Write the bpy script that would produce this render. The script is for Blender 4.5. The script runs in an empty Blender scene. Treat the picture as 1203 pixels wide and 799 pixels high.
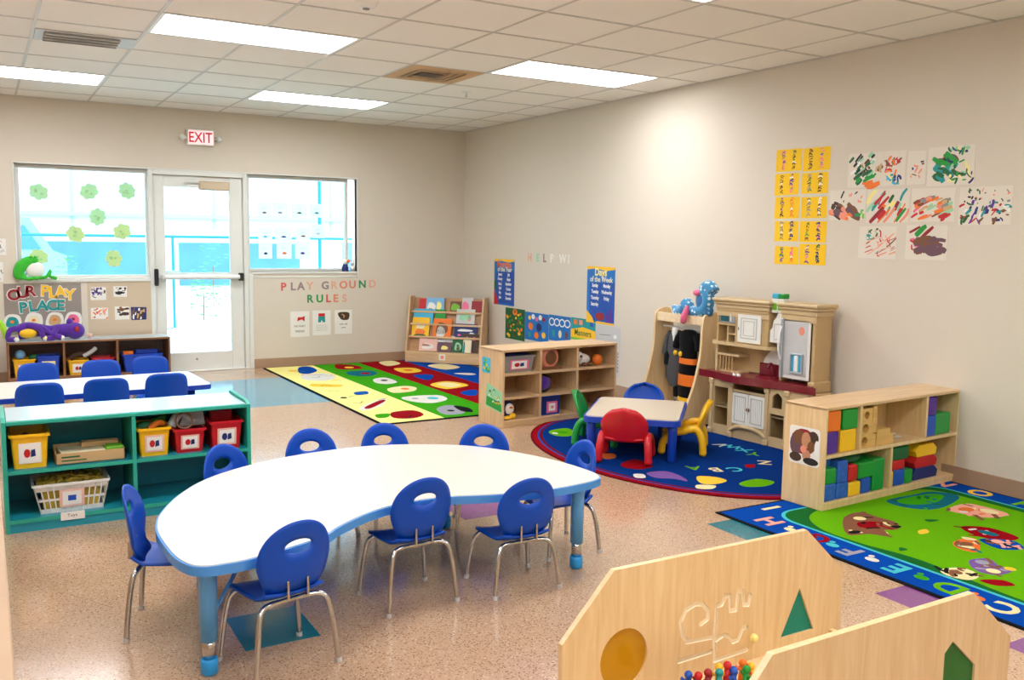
import bpy, math, random
from mathutils import Vector, Matrix
from mathutils.geometry import tessellate_polygon
R = math.radians
PI = math.pi
scene = bpy.context.scene
COL = scene.collection
rnd = random.Random(7)

# ------------------------------------------------------------------ materials
def lin(c):
    c = c / 255.0
    return c / 12.92 if c <= 0.04045 else ((c + 0.055) / 1.055) ** 2.4
def rgb(c):
    return (lin(c[0]), lin(c[1]), lin(c[2]), 1)
MATS = {}
def nt(name):
    m = bpy.data.materials.new(name); m.use_nodes = True
    t = m.node_tree
    b = t.nodes['Principled BSDF']
    MATS[name] = m
    return m, t, b
def mat(name, c, rough=0.5, metal=0.0, vary=0.06, vscale=9.0, bump=0.0, bscale=60.0, sheen=0.0, coat=0.0, spec=None):
    m, t, b = nt(name)
    N = t.nodes; L = t.links
    tc = N.new('ShaderNodeTexCoord')
    no = N.new('ShaderNodeTexNoise'); no.inputs['Scale'].default_value = vscale; no.inputs['Detail'].default_value = 4
    L.new(tc.outputs['Object'], no.inputs['Vector'])
    mx = N.new('ShaderNodeMix'); mx.data_type = 'RGBA'
    k = rgb(c)
    mx.inputs['A'].default_value = (k[0] * (1 - vary), k[1] * (1 - vary), k[2] * (1 - vary), 1)
    mx.inputs['B'].default_value = (min(1, k[0] * (1 + vary)), min(1, k[1] * (1 + vary)), min(1, k[2] * (1 + vary)), 1)
    L.new(no.outputs['Fac'], mx.inputs['Factor'])
    L.new(mx.outputs['Result'], b.inputs['Base Color'])
    b.inputs['Roughness'].default_value = rough
    b.inputs['Metallic'].default_value = metal
    if spec is not None: b.inputs['Specular IOR Level'].default_value = spec
    if sheen: b.inputs['Sheen Weight'].default_value = sheen
    if coat: b.inputs['Coat Weight'].default_value = coat; b.inputs['Coat Roughness'].default_value = 0.12
    if bump:
        n2 = N.new('ShaderNodeTexNoise'); n2.inputs['Scale'].default_value = bscale; n2.inputs['Detail'].default_value = 3
        L.new(tc.outputs['Object'], n2.inputs['Vector'])
        bp = N.new('ShaderNodeBump'); bp.inputs['Strength'].default_value = bump; bp.inputs['Distance'].default_value = 0.004
        L.new(n2.outputs['Fac'], bp.inputs['Height']); L.new(bp.outputs['Normal'], b.inputs['Normal'])
    return m
def wood(name, c1, c2, scale=3.0, rough=0.38, axis=0, stretch=9.0, coat=0.2):
    m, t, b = nt(name); N = t.nodes; L = t.links
    tc = N.new('ShaderNodeTexCoord'); mp = N.new('ShaderNodeMapping')
    s = [stretch, stretch, stretch]; s[axis] = 1.0
    mp.inputs['Scale'].default_value = s
    L.new(tc.outputs['Object'], mp.inputs['Vector'])
    no = N.new('ShaderNodeTexNoise'); no.inputs['Scale'].default_value = scale; no.inputs['Detail'].default_value = 7; no.inputs['Roughness'].default_value = 0.62
    no.inputs['Distortion'].default_value = 0.6
    L.new(mp.outputs['Vector'], no.inputs['Vector'])
    cr = N.new('ShaderNodeValToRGB'); cr.color_ramp.elements[0].position = 0.33; cr.color_ramp.elements[1].position = 0.68
    cr.color_ramp.elements[0].color = rgb(c2); cr.color_ramp.elements[1].color = rgb(c1)
    L.new(no.outputs['Fac'], cr.inputs['Fac']); L.new(cr.outputs['Color'], b.inputs['Base Color'])
    b.inputs['Roughness'].default_value = rough
    b.inputs['Coat Weight'].default_value = coat; b.inputs['Coat Roughness'].default_value = 0.2
    return m
def emis(name, c, strength):
    m, t, b = nt(name)
    b.inputs['Base Color'].default_value = rgb(c)
    b.inputs['Emission Color'].default_value = rgb(c)
    b.inputs['Emission Strength'].default_value = strength
    return m
def terrazzo(name, base, dark, light, gold, rough=0.16):
    m, t, b = nt(name); N = t.nodes; L = t.links
    tc = N.new('ShaderNodeTexCoord')
    def vor(sc):
        v = N.new('ShaderNodeTexVoronoi'); v.inputs['Scale'].default_value = sc
        L.new(tc.outputs['Object'], v.inputs['Vector']); return v
    col = None
    prev = rgb(base)
    last = None
    for sc, lo, hi, c in ((92, .0, .30, dark), (78, .0, .25, light), (120, .0, .34, gold)):
        v = vor(sc)
        cr = N.new('ShaderNodeValToRGB'); cr.color_ramp.interpolation = 'LINEAR'
        cr.color_ramp.elements[0].position = hi - .05; cr.color_ramp.elements[0].color = (1, 1, 1, 1)
        cr.color_ramp.elements[1].position = hi + .05; cr.color_ramp.elements[1].color = (0, 0, 0, 1)
        L.new(v.outputs['Distance'], cr.inputs['Fac'])
        n2 = N.new('ShaderNodeTexWhiteNoise'); L.new(v.outputs['Position'], n2.inputs['Vector'])
        mu = N.new('ShaderNodeMath'); mu.operation = 'MULTIPLY'
        L.new(cr.outputs['Color'], mu.inputs[0]); L.new(n2.outputs['Value'], mu.inputs[1])
        mx = N.new('ShaderNodeMix'); mx.data_type = 'RGBA'
        L.new(mu.outputs[0], mx.inputs['Factor'])
        if last is None: mx.inputs['A'].default_value = prev
        else: L.new(last, mx.inputs['A'])
        mx.inputs['B'].default_value = rgb(c)
        last = mx.outputs['Result']
    # hairline joints of the 0.305 m tiles
    L.new(last, b.inputs['Base Color'])
    b.inputs['Roughness'].default_value = rough
    b.inputs['Coat Weight'].default_value = 0.4; b.inputs['Coat Roughness'].default_value = 0.10
    n3 = N.new('ShaderNodeTexNoise'); n3.inputs['Scale'].default_value = 5
    L.new(tc.outputs['Object'], n3.inputs['Vector'])
    bp = N.new('ShaderNodeBump'); bp.inputs['Strength'].default_value = 0.12; bp.inputs['Distance'].default_value = 0.01
    L.new(n3.outputs['Fac'], bp.inputs['Height']); L.new(bp.outputs['Normal'], b.inputs['Normal'])
    return m
def glassy(name, tint, refl=0.06):
    m, t, b = nt(name); N = t.nodes; L = t.links
    N.remove(b)
    out = N['Material Output']
    tr = N.new('ShaderNodeBsdfTransparent'); tr.inputs['Color'].default_value = rgb(tint)
    gl = N.new('ShaderNodeBsdfGlossy'); gl.inputs['Roughness'].default_value = 0.02
    mx = N.new('ShaderNodeMixShader'); fr = N.new('ShaderNodeFresnel'); fr.inputs['IOR'].default_value = 1.25 if refl < .1 else 1.45
    L.new(fr.outputs[0], mx.inputs['Fac']); L.new(tr.outputs[0], mx.inputs[1]); L.new(gl.outputs[0], mx.inputs[2])
    L.new(mx.outputs[0], out.inputs['Surface'])
    return m
def acrylic(name, c, alpha=0.45):
    m, t, b = nt(name); N = t.nodes; L = t.links
    out = N['Material Output']
    b.inputs['Base Color'].default_value = rgb(c); b.inputs['Roughness'].default_value = 0.08
    tr = N.new('ShaderNodeBsdfTransparent'); tr.inputs['Color'].default_value = rgb(c)
    mx = N.new('ShaderNodeMixShader'); mx.inputs['Fac'].default_value = alpha
    L.new(tr.outputs[0], mx.inputs[1]); L.new(b.outputs[0], mx.inputs[2]); L.new(mx.outputs[0], out.inputs['Surface'])
    return m
def dotted(name, base, dot, scale=26, size=.33):
    m, t, b = nt(name); N = t.nodes; L = t.links
    tc = N.new('ShaderNodeTexCoord'); v = N.new('ShaderNodeTexVoronoi'); v.inputs['Scale'].default_value = scale; v.inputs['Randomness'].default_value = .5
    L.new(tc.outputs['Object'], v.inputs['Vector'])
    cr = N.new('ShaderNodeValToRGB'); cr.color_ramp.interpolation = 'CONSTANT'
    cr.color_ramp.elements[0].color = rgb(dot); cr.color_ramp.elements[1].color = rgb(base); cr.color_ramp.elements[1].position = size
    L.new(v.outputs['Distance'], cr.inputs['Fac']); L.new(cr.outputs['Color'], b.inputs['Base Color'])
    b.inputs['Roughness'].default_value = .8; b.inputs['Sheen Weight'].default_value = .4
    return m

mat('wall_paint', (217, 207, 192), .75, vary=.015, bump=.08, bscale=180)
mat('ceil_tile', (244, 240, 233), .9, vary=.03, vscale=60, bump=.35, bscale=140)
mat('ceil_bar', (206, 202, 196), .5)
mat('base_vinyl', (168, 138, 112), .45)
mat('alu', (225, 226, 220), .35, metal=.0, vary=.02)
mat('alu_dark', (150, 152, 150), .4, metal=.6)
terrazzo('floor_tile', (194, 160, 130), (112, 76, 50), (224, 202, 178), (150, 104, 66))
terrazzo('floor_blue', (62, 150, 178), (44, 120, 150), (88, 172, 196), (62, 150, 178))
terrazzo('floor_teal', (24, 118, 132), (18, 96, 112), (36, 134, 148), (24, 118, 132))
terrazzo('floor_purple', (126, 62, 130), (104, 48, 110), (146, 80, 150), (126, 62, 130))
emis('lamp_lens', (250, 252, 255), 11.0)
emis('exit_face', (255, 196, 200), .62); mat('exit_red', (206, 30, 52), .5)
mat('white', (238, 238, 234), .45, vary=.02)
mat('paper', (236, 233, 226), .85, vary=.02)
mat('paper_warm', (216, 206, 190), .9, vary=.02)
mat('paint_paper', (226, 218, 204), .9, vary=.02)
mat('tan_paper', (206, 186, 160), .9, vary=.03)
mat('grey_felt', (150, 140, 132), .95, vary=.05)
mat('laminate', (228, 223, 213), .28, vary=.012, coat=.3)
mat('lam_tan', (214, 200, 178), .34, vary=.02)
mat('band_blue', (76, 150, 226), .3, vary=.03)
mat('band_royal', (18, 66, 180), .35, vary=.03)
mat('seat_blue', (0, 72, 182), .38, vary=.04, spec=.35)
mat('leg_blue', (92, 170, 236), .3, vary=.03)
mat('foot_blue', (40, 160, 236), .35)
mat('chrome', (196, 197, 198), .14, metal=1.0, vary=.03)
mat('rubber', (60, 60, 62), .6)
mat('black', (22, 22, 24), .5)
mat('teal_edge', (40, 168, 146), .4, vary=.05)
mat('teal_panel', (26, 144, 164), .35, vary=.05)
mat('teal_top', (186, 212, 224), .22, vary=.03, coat=.5)
wood('maple', (226, 194, 152), (208, 170, 124), 3.0, axis=0)
wood('maple_v', (226, 194, 152), (206, 168, 122), 3.0, axis=2)
wood('birch', (236, 208, 160), (222, 186, 132), 3.4, axis=2, stretch=12)
wood('birch_edge', (242, 222, 186), (228, 198, 154), 5, axis=0)
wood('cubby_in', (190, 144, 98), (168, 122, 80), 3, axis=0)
wood('brown_wood', (150, 104, 68), (122, 80, 50), 3, axis=0)
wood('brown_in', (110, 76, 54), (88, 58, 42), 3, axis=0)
mat('tan_panel', (190, 158, 126), .5)
mat('tan_panel_edge', (150, 110, 78), .5)
for n, c in dict(red=(200, 26, 34), dkred=(150, 20, 34), orange=(240, 120, 30), yellow=(250, 196, 26), ltyellow=(246, 232, 140), green=(20, 150, 50), dkgreen=(16, 96, 50),
                 ltgreen=(120, 190, 50), teal=(20, 150, 150), cyan=(60, 180, 220), ltblue=(120, 180, 226), blue=(26, 82, 190), navy=(20, 40, 110), purple=(84, 40, 150),
                 pink=(236, 110, 150), salmon=(238, 148, 120), brown=(120, 76, 44), dkbrown=(70, 44, 32), tan=(206, 168, 118), cream=(238, 226, 190), grey=(140, 140, 140),
                 ltgrey=(200, 200, 200), plum=(104, 72, 84), mint=(150, 210, 170), skin=(196, 140, 104)).items():
    mat(n, c, .5, vary=.05)
for n, c in dict(rug_yellow=(238, 226, 140), rug_green=(56, 150, 16), rug_red=(140, 8, 20), rug_blue=(4, 66, 156), rug_navy=(4, 46, 116), rug_lime=(96, 164, 10), rug_dkgreen=(24, 96, 40),
                 rug_cyan=(70, 180, 190), rug_black=(24, 24, 26), rug_cream=(230, 214, 160), rug_white=(214, 210, 200), rug_orange=(222, 110, 50), rug_teal=(20, 100, 120), rug_purple=(120, 84, 150),
                 rug_brown=(128, 84, 60), rug_grey=(150, 150, 160), rug_pink=(232, 160, 140), rug_dkred=(104, 8, 24), rug_yel2=(236, 190, 60)).items():
    mat(n, c, .97, vary=.16, vscale=150, bump=.6, bscale=380, spec=.04)
mat('kit_tan', (192, 162, 114), .45, vary=.05)
mat('kit_tan_lt', (206, 180, 136), .45, vary=.04)
mat('kit_in', (160, 138, 100), .6)
mat('kit_white', (236, 236, 230), .35)
mat('kit_line', (190, 190, 186), .5)
mat('maroon', (122, 20, 38), .3, coat=.3)
mat('kit_silver', (168, 176, 184), .3, metal=.3)
mat('screen', (30, 90, 100), .2)
mat('clear_grey', (150, 146, 142), .25)
mat('pl_yellow', (244, 190, 24), .3); mat('pl_red', (196, 22, 36), .3); mat('pl_blue', (28, 70, 190), .3)
mat('pl_green', (24, 150, 60), .3); mat('pl_white', (232, 232, 228), .35); mat('card_pink', (236, 190, 176), .8)
mat('straw', (206, 178, 70), .9, vary=.25, vscale=60)
mat('cardboard', (198, 164, 116), .85)
mat('felt_black', (16, 16, 18), 1, spec=.1, sheen=.05); mat('felt_grey', (84, 84, 86), 1, spec=.1); mat('plush_purple', (82, 34, 148), .95, sheen=.3, bump=.4, bscale=200)
mat('plush_green', (52, 186, 44), .9, sheen=.3, bump=.3, bscale=200); mat('plush_lime', (160, 220, 40), .9, sheen=.3)
def lightpaper(name, c):
    m, t, b = nt(name); N = t.nodes; L = t.links
    out = N['Material Output']; b.inputs['Base Color'].default_value = rgb(c); b.inputs['Roughness'].default_value = .9
    tr = N.new('ShaderNodeBsdfTranslucent'); tr.inputs['Color'].default_value = rgb(c)
    mx = N.new('ShaderNodeMixShader'); mx.inputs['Fac'].default_value = .55
    L.new(b.outputs[0], mx.inputs[1]); L.new(tr.outputs[0], mx.inputs[2]); L.new(mx.outputs[0], out.inputs['Surface'])
lightpaper('win_paper', (244, 246, 246)); lightpaper('win_green', (204, 224, 186)); lightpaper('win_green2', (216, 222, 172)); lightpaper('win_green3', (184, 208, 160))
dotted('dot_blue', (52, 140, 190), (214, 236, 244), 30, .36)
dotted('dot_teal', (40, 110, 170), (150, 220, 226), 34, .3)
glassy('glass', (226, 246, 250)); 
acrylic('acr_yellow', (214, 160, 26), .7); acrylic('acr_teal', (20, 160, 140), .65); acrylic('acr_green', (20, 130, 40), .7)
mat('paper_green', (176, 206, 150), .9, vary=.2, vscale=40)
mat('paper_green2', (196, 208, 130), .9, vary=.2, vscale=40)
mat('concrete', (232, 230, 224), .9, vary=.04); mat('ext_wall', (196, 208, 218), .9); mat('ext_blue', (70, 112, 146), .6, vary=.35, vscale=1.2); mat('ext_dk', (60, 110, 150), .6)
mat('fence_teal', (4, 110, 124), .4); mat('leaf', (90, 150, 70), .8); mat('asphalt', (150, 166, 178), .9)

# ------------------------------------------------------------------ mesh builder
class MB:
    def __init__(s, m='white'):
        s.V = []; s.F = []; s.I = []; s.S = []; s.mats = []; s.M = Matrix(); s.cur = 0; s.m(m)
    def m(s, name):
        if name not in s.mats: s.mats.append(name)
        s.cur = s.mats.index(name); return s
    def at(s, M): s.M = M; return s
    def add(s, vs, fs, smooth=False):
        o = len(s.V)
        for v in vs: s.V.append(s.M @ Vector(v))
        for f in fs: s.F.append([o + i for i in f]); s.I.append(s.cur); s.S.append(smooth)
        return s
    def box(s, x0, y0, z0, x1, y1, z1, b=0.0):
        if x0 > x1: x0, x1 = x1, x0
        if y0 > y1: y0, y1 = y1, y0
        if z0 > z1: z0, z1 = z1, z0
        b = min(b, (x1 - x0) * .45, (y1 - y0) * .45, (z1 - z0) * .45)
        if b <= 0:
            v = [(x, y, z) for z in (z0, z1) for y in (y0, y1) for x in (x0, x1)]
            return s.add(v, [(0, 2, 3, 1), (4, 5, 7, 6), (0, 1, 5, 4), (2, 6, 7, 3), (0, 4, 6, 2), (1, 3, 7, 5)])
        v = []; idx = {}
        for k, (X, sx) in enumerate(((x0, 1), (x1, -1))):
            for j, (Y, sy) in enumerate(((y0, 1), (y1, -1))):
                for i, (Z, sz) in enumerate(((z0, 1), (z1, -1))):
                    for a, p in enumerate(((X, Y + sy * b, Z + sz * b), (X + sx * b, Y, Z + sz * b), (X + sx * b, Y + sy * b, Z))):
                        idx[(k, j, i, a)] = len(v); v.append(p)
        g = idx; f = []
        f.append([g[0, 0, 0, 0], g[0, 0, 1, 0], g[0, 1, 1, 0], g[0, 1, 0, 0]]); f.append([g[1, 0, 0, 0], g[1, 1, 0, 0], g[1, 1, 1, 0], g[1, 0, 1, 0]])
        f.append([g[0, 0, 0, 1], g[1, 0, 0, 1], g[1, 0, 1, 1], g[0, 0, 1, 1]]); f.append([g[0, 1, 0, 1], g[0, 1, 1, 1], g[1, 1, 1, 1], g[1, 1, 0, 1]])
        f.append([g[0, 0, 0, 2], g[0, 1, 0, 2], g[1, 1, 0, 2], g[1, 0, 0, 2]]); f.append([g[0, 0, 1, 2], g[1, 0, 1, 2], g[1, 1, 1, 2], g[0, 1, 1, 2]])
        for i in (0, 1):
            for j in (0, 1):
                f.append([g[0, j, i, 1], g[1, j, i, 1], g[1, j, i, 2], g[0, j, i, 2]])
                f.append([g[j, 0, i, 0], g[j, 1, i, 0], g[j, 1, i, 2], g[j, 0, i, 2]])
                f.append([g[j, i, 0, 0], g[j, i, 1, 0], g[j, i, 1, 1], g[j, i, 0, 1]])
                for k in (0, 1): f.append([g[k, j, i, 0], g[k, j, i, 1], g[k, j, i, 2]])
        return s.add(v, f)
    def prism(s, pts, z0, z1, axis='z', smooth=False, holes=()):
        """pts 2D; axis z: (x,y) extruded z; y: (x,z) extruded y; x: (y,z) extruded x"""
        def P(p, h):
            return (p[0], p[1], h) if axis == 'z' else ((p[0], h, p[1]) if axis == 'y' else (h, p[0], p[1]))
        loops = [list(pts)] + [list(h) for h in holes]
        flat = [p for l in loops for p in l]; n = len(flat)
        v = [P(p, z0) for p in flat] + [P(p, z1) for p in flat]
        tris = tessellate_polygon([[Vector((p[0], p[1], 0)) for p in l] for l in loops]) if (holes or len(pts) > 4) else ([(0, 1, 2, 3)] if n == 4 else [(0, 1, 2)])
        f = [tuple(t) for t in tris] + [tuple(i + n for i in reversed(t)) for t in tris]
        s.add(v, f)
        o = 0
        vv = []; ff = []
        for l in loops:
            k = len(l)
            for i in range(k):
                j = (i + 1) % k; a = len(vv)
                vv += [P(l[i], z0), P(l[j], z0), P(l[j], z1), P(l[i], z1)]; ff.append((a, a + 1, a + 2, a + 3))
        s.add(vv, ff, smooth)
        return s
    def tube(s, pts, r, seg=10, closed=False, cap=True, rs=None, flat=1.0):
        pts = [Vector(p) for p in pts]; n = len(pts); V = []; F = []
        prev = None
        for i, p in enumerate(pts):
            if closed: t = (pts[(i + 1) % n] - pts[i - 1])
            else: t = pts[min(i + 1, n - 1)] - pts[max(i - 1, 0)]
            t.normalize()
            if prev is None:
                a = Vector((0, 0, 1)) if abs(t.z) < .9 else Vector((1, 0, 0)); u = t.cross(a).normalized()
            else: u = (prev - t * prev.dot(t)).normalized()
            prev = u; w = t.cross(u)
            rr = rs[i] if rs else r
            for k in range(seg):
                an = 2 * PI * k / seg; V.append(p + (u * math.cos(an) + w * math.sin(an) * flat) * rr)
        m = n if closed else n - 1
        for i in range(m):
            for k in range(seg):
                a = i * seg + k; b = i * seg + (k + 1) % seg; c = ((i + 1) % n) * seg + (k + 1) % seg; d = ((i + 1) % n) * seg + k
                F.append((a, b, c, d))
        s.add(V, F, True)
        if cap and not closed: s.add(V[:seg], [tuple(range(seg - 1, -1, -1))]); s.add(V[-seg:], [tuple(range(seg))])
        return s
    def lathe(s, prof, c=(0, 0, 0), seg=20, sx=1, sy=1):
        V = []; F = []; n = len(prof)
        for r, z in prof:
            for k in range(seg):
                a = 2 * PI * k / seg; V.append((c[0] + r * sx * math.cos(a), c[1] + r * sy * math.sin(a), c[2] + z))
        for i in range(n - 1):
            for k in range(seg):
                a = i * seg + k; b = i * seg + (k + 1) % seg; F.append((a, b, b + seg, a + seg))
        return s.add(V, F, True)
    def ball(s, c, r, seg=14, rings=9):
        if not hasattr(r, '__len__'): r = (r, r, r)
        V = [(c[0], c[1], c[2] - r[2])]; F = []
        for i in range(1, rings):
            a = PI * i / rings
            for k in range(seg):
                b = 2 * PI * k / seg; V.append((c[0] + r[0] * math.sin(a) * math.cos(b), c[1] + r[1] * math.sin(a) * math.sin(b), c[2] - r[2] * math.cos(a)))
        V.append((c[0], c[1], c[2] + r[2])); top = len(V) - 1
        for k in range(seg):
            F.append((0, 1 + (k + 1) % seg, 1 + k)); o = 1 + (rings - 2) * seg; F.append((top, o + k, o + (k + 1) % seg))
            for i in range(rings - 2):
                a = 1 + i * seg + k; b = 1 + i * seg + (k + 1) % seg; F.append((a, b, b + seg, a + seg))
        return s.add(V, F, True)
    def loft(s, rows, seg=20):
        """rows: (cx,cy,z,rx,ry) stacked ellipses"""
        V = []; F = []
        for cx, cy, z, rx, ry in rows:
            for k in range(seg):
                a = 2 * PI * k / seg; V.append((cx + rx * math.cos(a), cy + ry * math.sin(a), z))
        for i in range(len(rows) - 1):
            for k in range(seg):
                a = i * seg + k; b = i * seg + (k + 1) % seg; F.append((a, b, b + seg, a + seg))
        s.add(V, F, True); s.add(V[:seg], [tuple(range(seg - 1, -1, -1))], True); s.add(V[-seg:], [tuple(range(seg))], True)
        return s
    def sheet(s, fn, nu, nv, th):
        """curved shell: fn(u,v)->Vector, thickness th along numeric normal"""
        P = [[Vector(fn(i / nu, j / nv)) for j in range(nv + 1)] for i in range(nu + 1)]
        Vt = []; Vb = []
        for i in range(nu + 1):
            for j in range(nv + 1):
                du = P[min(i + 1, nu)][j] - P[max(i - 1, 0)][j]; dv = P[i][min(j + 1, nv)] - P[i][max(j - 1, 0)]
                n = du.cross(dv); n = n.normalized() if n.length > 1e-9 else Vector((0, 0, 1))
                Vt.append(P[i][j] + n * th / 2); Vb.append(P[i][j] - n * th / 2)
        w = nv + 1; o = len(Vt); F = []
        for i in range(nu):
            for j in range(nv):
                a = i * w + j; F.append((a, a + w, a + w + 1, a + 1)); F.append((o + a, o + a + 1, o + a + w + 1, o + a + w))
        for i in range(nu):
            a = i * w; F.append((a, o + a, o + a + w, a + w)); a = i * w + nv; F.append((a, a + w, o + a + w, o + a))
        for j in range(nv):
            F.append((j, j + 1, o + j + 1, o + j)); a = nu * w + j; F.append((a, o + a, o + a + 1, a + 1))
        return s.add(Vt + Vb, F, True)
    def text(s, txt, x, y, size, n0=0.0, n1=0.001, align='CENTER', bold=0.0, sx=1.0):
        """flat lettering in the local xy plane, centred on (x,y)"""
        vs, fs, (w, h) = glyphs(txt, bold)
        k = size / 0.72
        o = [((v[0] - w / 2) * k * sx + x, (v[1] - h / 2) * k + y, n1 if v[2] > 0 else n0) for v in vs]
        return s.add(o, fs)
GC = {}
def glyphs(txt, bold):
    if (txt, bold) in GC: return GC[txt, bold]
    cu = bpy.data.curves.new('lettering', 'FONT'); cu.body = txt; cu.extrude = 0.01; cu.offset = bold; cu.resolution_u = 3
    ob = bpy.data.objects.new('lettering', cu); COL.objects.link(ob)
    dg = bpy.context.evaluated_depsgraph_get(); dg.update()
    me = bpy.data.meshes.new_from_object(ob.evaluated_get(dg))
    vs = [tuple(v.co) for v in me.vertices]; fs = [tuple(p.vertices) for p in me.polygons]
    mx = min(v[0] for v in vs); my = min(v[1] for v in vs)
    vs = [(v[0] - mx, v[1] - my, v[2]) for v in vs]
    w = max(v[0] for v in vs); h = max(v[1] for v in vs)
    bpy.data.objects.remove(ob); bpy.data.curves.remove(cu); bpy.data.meshes.remove(me)
    GC[txt, bold] = (vs, fs, (w, h)); return GC[txt, bold]

def frame(o, U, V):
    U = Vector(U).normalized(); V = Vector(V).normalized(); N = U.cross(V)
    return Matrix(((U.x, V.x, N.x, o[0]), (U.y, V.y, N.y, o[1]), (U.z, V.z, N.z, o[2]), (0, 0, 0, 1)))
RWALL = frame((0, 0, 0), (0, -1, 0), (0, 0, 1))       # u = distance from back corner, v = height, n = into room
BWALL = frame((0, 0, 0), (1, 0, 0), (0, 0, 1))
def T(x, y, z, rz=0): return Matrix.Translation((x, y, z)) @ Matrix.Rotation(rz, 4, 'Z')

def tag(o, label, cat, group=None, kind=None):
    o['label'] = label; o['category'] = cat
    if group: o['group'] = group
    if kind: o['kind'] = kind
    return o
def thing(name, label, cat, loc=(0, 0, 0), rz=0, group=None):
    o = bpy.data.objects.new(name, None); COL.objects.link(o); o.empty_display_size = .05
    o.location = loc; o.rotation_euler = (0, 0, rz); return tag(o, label, cat, group)
def obj(name, mb, parent=None, origin=None, bevel=0, label=None):
    vs = mb.V
    if origin is None and parent is None:
        xs = [v.x for v in vs]; ys = [v.y for v in vs]; zs = [v.z for v in vs]
        origin = Vector(((min(xs) + max(xs)) / 2, (min(ys) + max(ys)) / 2, min(zs)))
    o0 = Vector(origin) if origin is not None else Vector((0, 0, 0))
    me = bpy.data.meshes.new(name)
    me.from_pydata([v - o0 for v in vs], [], mb.F)
    for n in mb.mats: me.materials.append(MATS[n])
    me.polygons.foreach_set('material_index', mb.I); me.polygons.foreach_set('use_smooth', mb.S)
    me.update()
    ob = bpy.data.objects.new(name, me); COL.objects.link(ob)
    ob.location = o0
    if parent: ob.parent = parent
    if label: ob['label'] = label
    if bevel:
        md = ob.modifiers.new('bevel', 'BEVEL'); md.width = bevel; md.segments = 2; md.limit_method = 'ANGLE'; md.angle_limit = R(50)
    return ob
def one(name, mb, label, cat, group=None, kind=None, **k):
    return tag(obj(name, mb, **k), label, cat, group, kind)
def struct(name, mb, parent=None, **k):
    o = obj(name, mb, parent, **k)
    if not parent: o['kind'] = 'structure'
    return o
def copy_tree(o, parent=None):
    c = o.copy(); COL.objects.link(c)
    if parent: c.parent = parent
    for ch in list(o.children): copy_tree(ch, c)
    return c
def circ(cx, cy, rx, ry=None, n=24, a0=0):
    ry = rx if ry is None else ry
    return [(cx + rx * math.cos(a0 + 2 * PI * i / n), cy + ry * math.sin(a0 + 2 * PI * i / n)) for i in range(n)]
def rrect(x0, y0, x1, y1, r, n=5):
    o = []
    for cx, cy, a in ((x1 - r, y1 - r, 0), (x0 + r, y1 - r, 90), (x0 + r, y0 + r, 180), (x1 - r, y0 + r, 270)):
        for i in range(n + 1):
            t = R(a + 90 * i / n); o.append((cx + r * math.cos(t), cy + r * math.sin(t)))
    return o
def spline(pts, k=6, closed=False):
    n = len(pts); o = []
    P = [Vector(p) for p in pts]
    rng = range(n) if closed else range(n - 1)
    for i in rng:
        if closed: a, b, c, d = P[i - 1], P[i], P[(i + 1) % n], P[(i + 2) % n]
        else: a, b, c, d = P[max(i - 1, 0)], P[i], P[i + 1], P[min(i + 2, n - 1)]
        for j in range(k):
            t = j / k
            o.append(.5 * ((2 * b) + (c - a) * t + (2 * a - 5 * b + 4 * c - d) * t * t + (3 * b - a - 3 * c + d) * t ** 3))
    if not closed: o.append(P[-1])
    return o
def blob2(pts, k=4):
    return [(p.x, p.y) for p in spline([(q[0], q[1], 0) for q in pts], k, True)]
def stroke(mb, pts, w, n0, n1):
    P = spline([(p[0], p[1], 0) for p in pts], 4) if len(pts) > 2 else [Vector((p[0], p[1], 0)) for p in pts]
    Lf = []; Rt = []
    n = len(P)
    for i, p in enumerate(P):
        t = (P[min(i + 1, n - 1)] - P[max(i - 1, 0)])
        if t.length < 1e-9: t = Vector((1, 0, 0))
        t.normalize(); q = Vector((-t.y, t.x, 0)) * w / 2 * (.65 + .35 * math.sin(PI * (i + .5) / n))
        Lf.append(p + q); Rt.append(p - q)
    V = [(p.x, p.y, n1) for p in Lf] + [(p.x, p.y, n1) for p in Rt]
    mb.add(V, [(i, n + i, n + i + 1, i + 1) for i in range(n - 1)])
def flat(mb, pts, n1):
    tris = tessellate_polygon([[Vector((p[0], p[1], 0)) for p in pts]])
    mb.add([(p[0], p[1], n1) for p in pts], [tuple(t) for t in tris])

# ------------------------------------------------------------------ camera (calibrated from the photograph)
F_PX, PITCH, YAW, ROLL = 1070.447, .1090, .5274, .0144
CAM = Vector((-5.0101, -9.7813, 1.4084))
fw = Vector((math.sin(YAW) * math.cos(PITCH), math.cos(YAW) * math.cos(PITCH), -math.sin(PITCH)))
rt = Vector((math.cos(YAW), -math.sin(YAW), 0)); up = rt.cross(fw)
r2 = rt * math.cos(ROLL) + up * math.sin(ROLL); u2 = -rt * math.sin(ROLL) + up * math.cos(ROLL)
cd = bpy.data.cameras.new('camera'); cam = bpy.data.objects.new('camera', cd); COL.objects.link(cam)
cam.matrix_world = Matrix(((r2.x, u2.x, -fw.x, CAM.x), (r2.y, u2.y, -fw.y, CAM.y), (r2.z, u2.z, -fw.z, CAM.z), (0, 0, 0, 1)))
cd.sensor_width = 36; cd.lens = F_PX / 1203 * 36; cd.clip_start = .05; cd.clip_end = 200
scene.camera = cam

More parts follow.
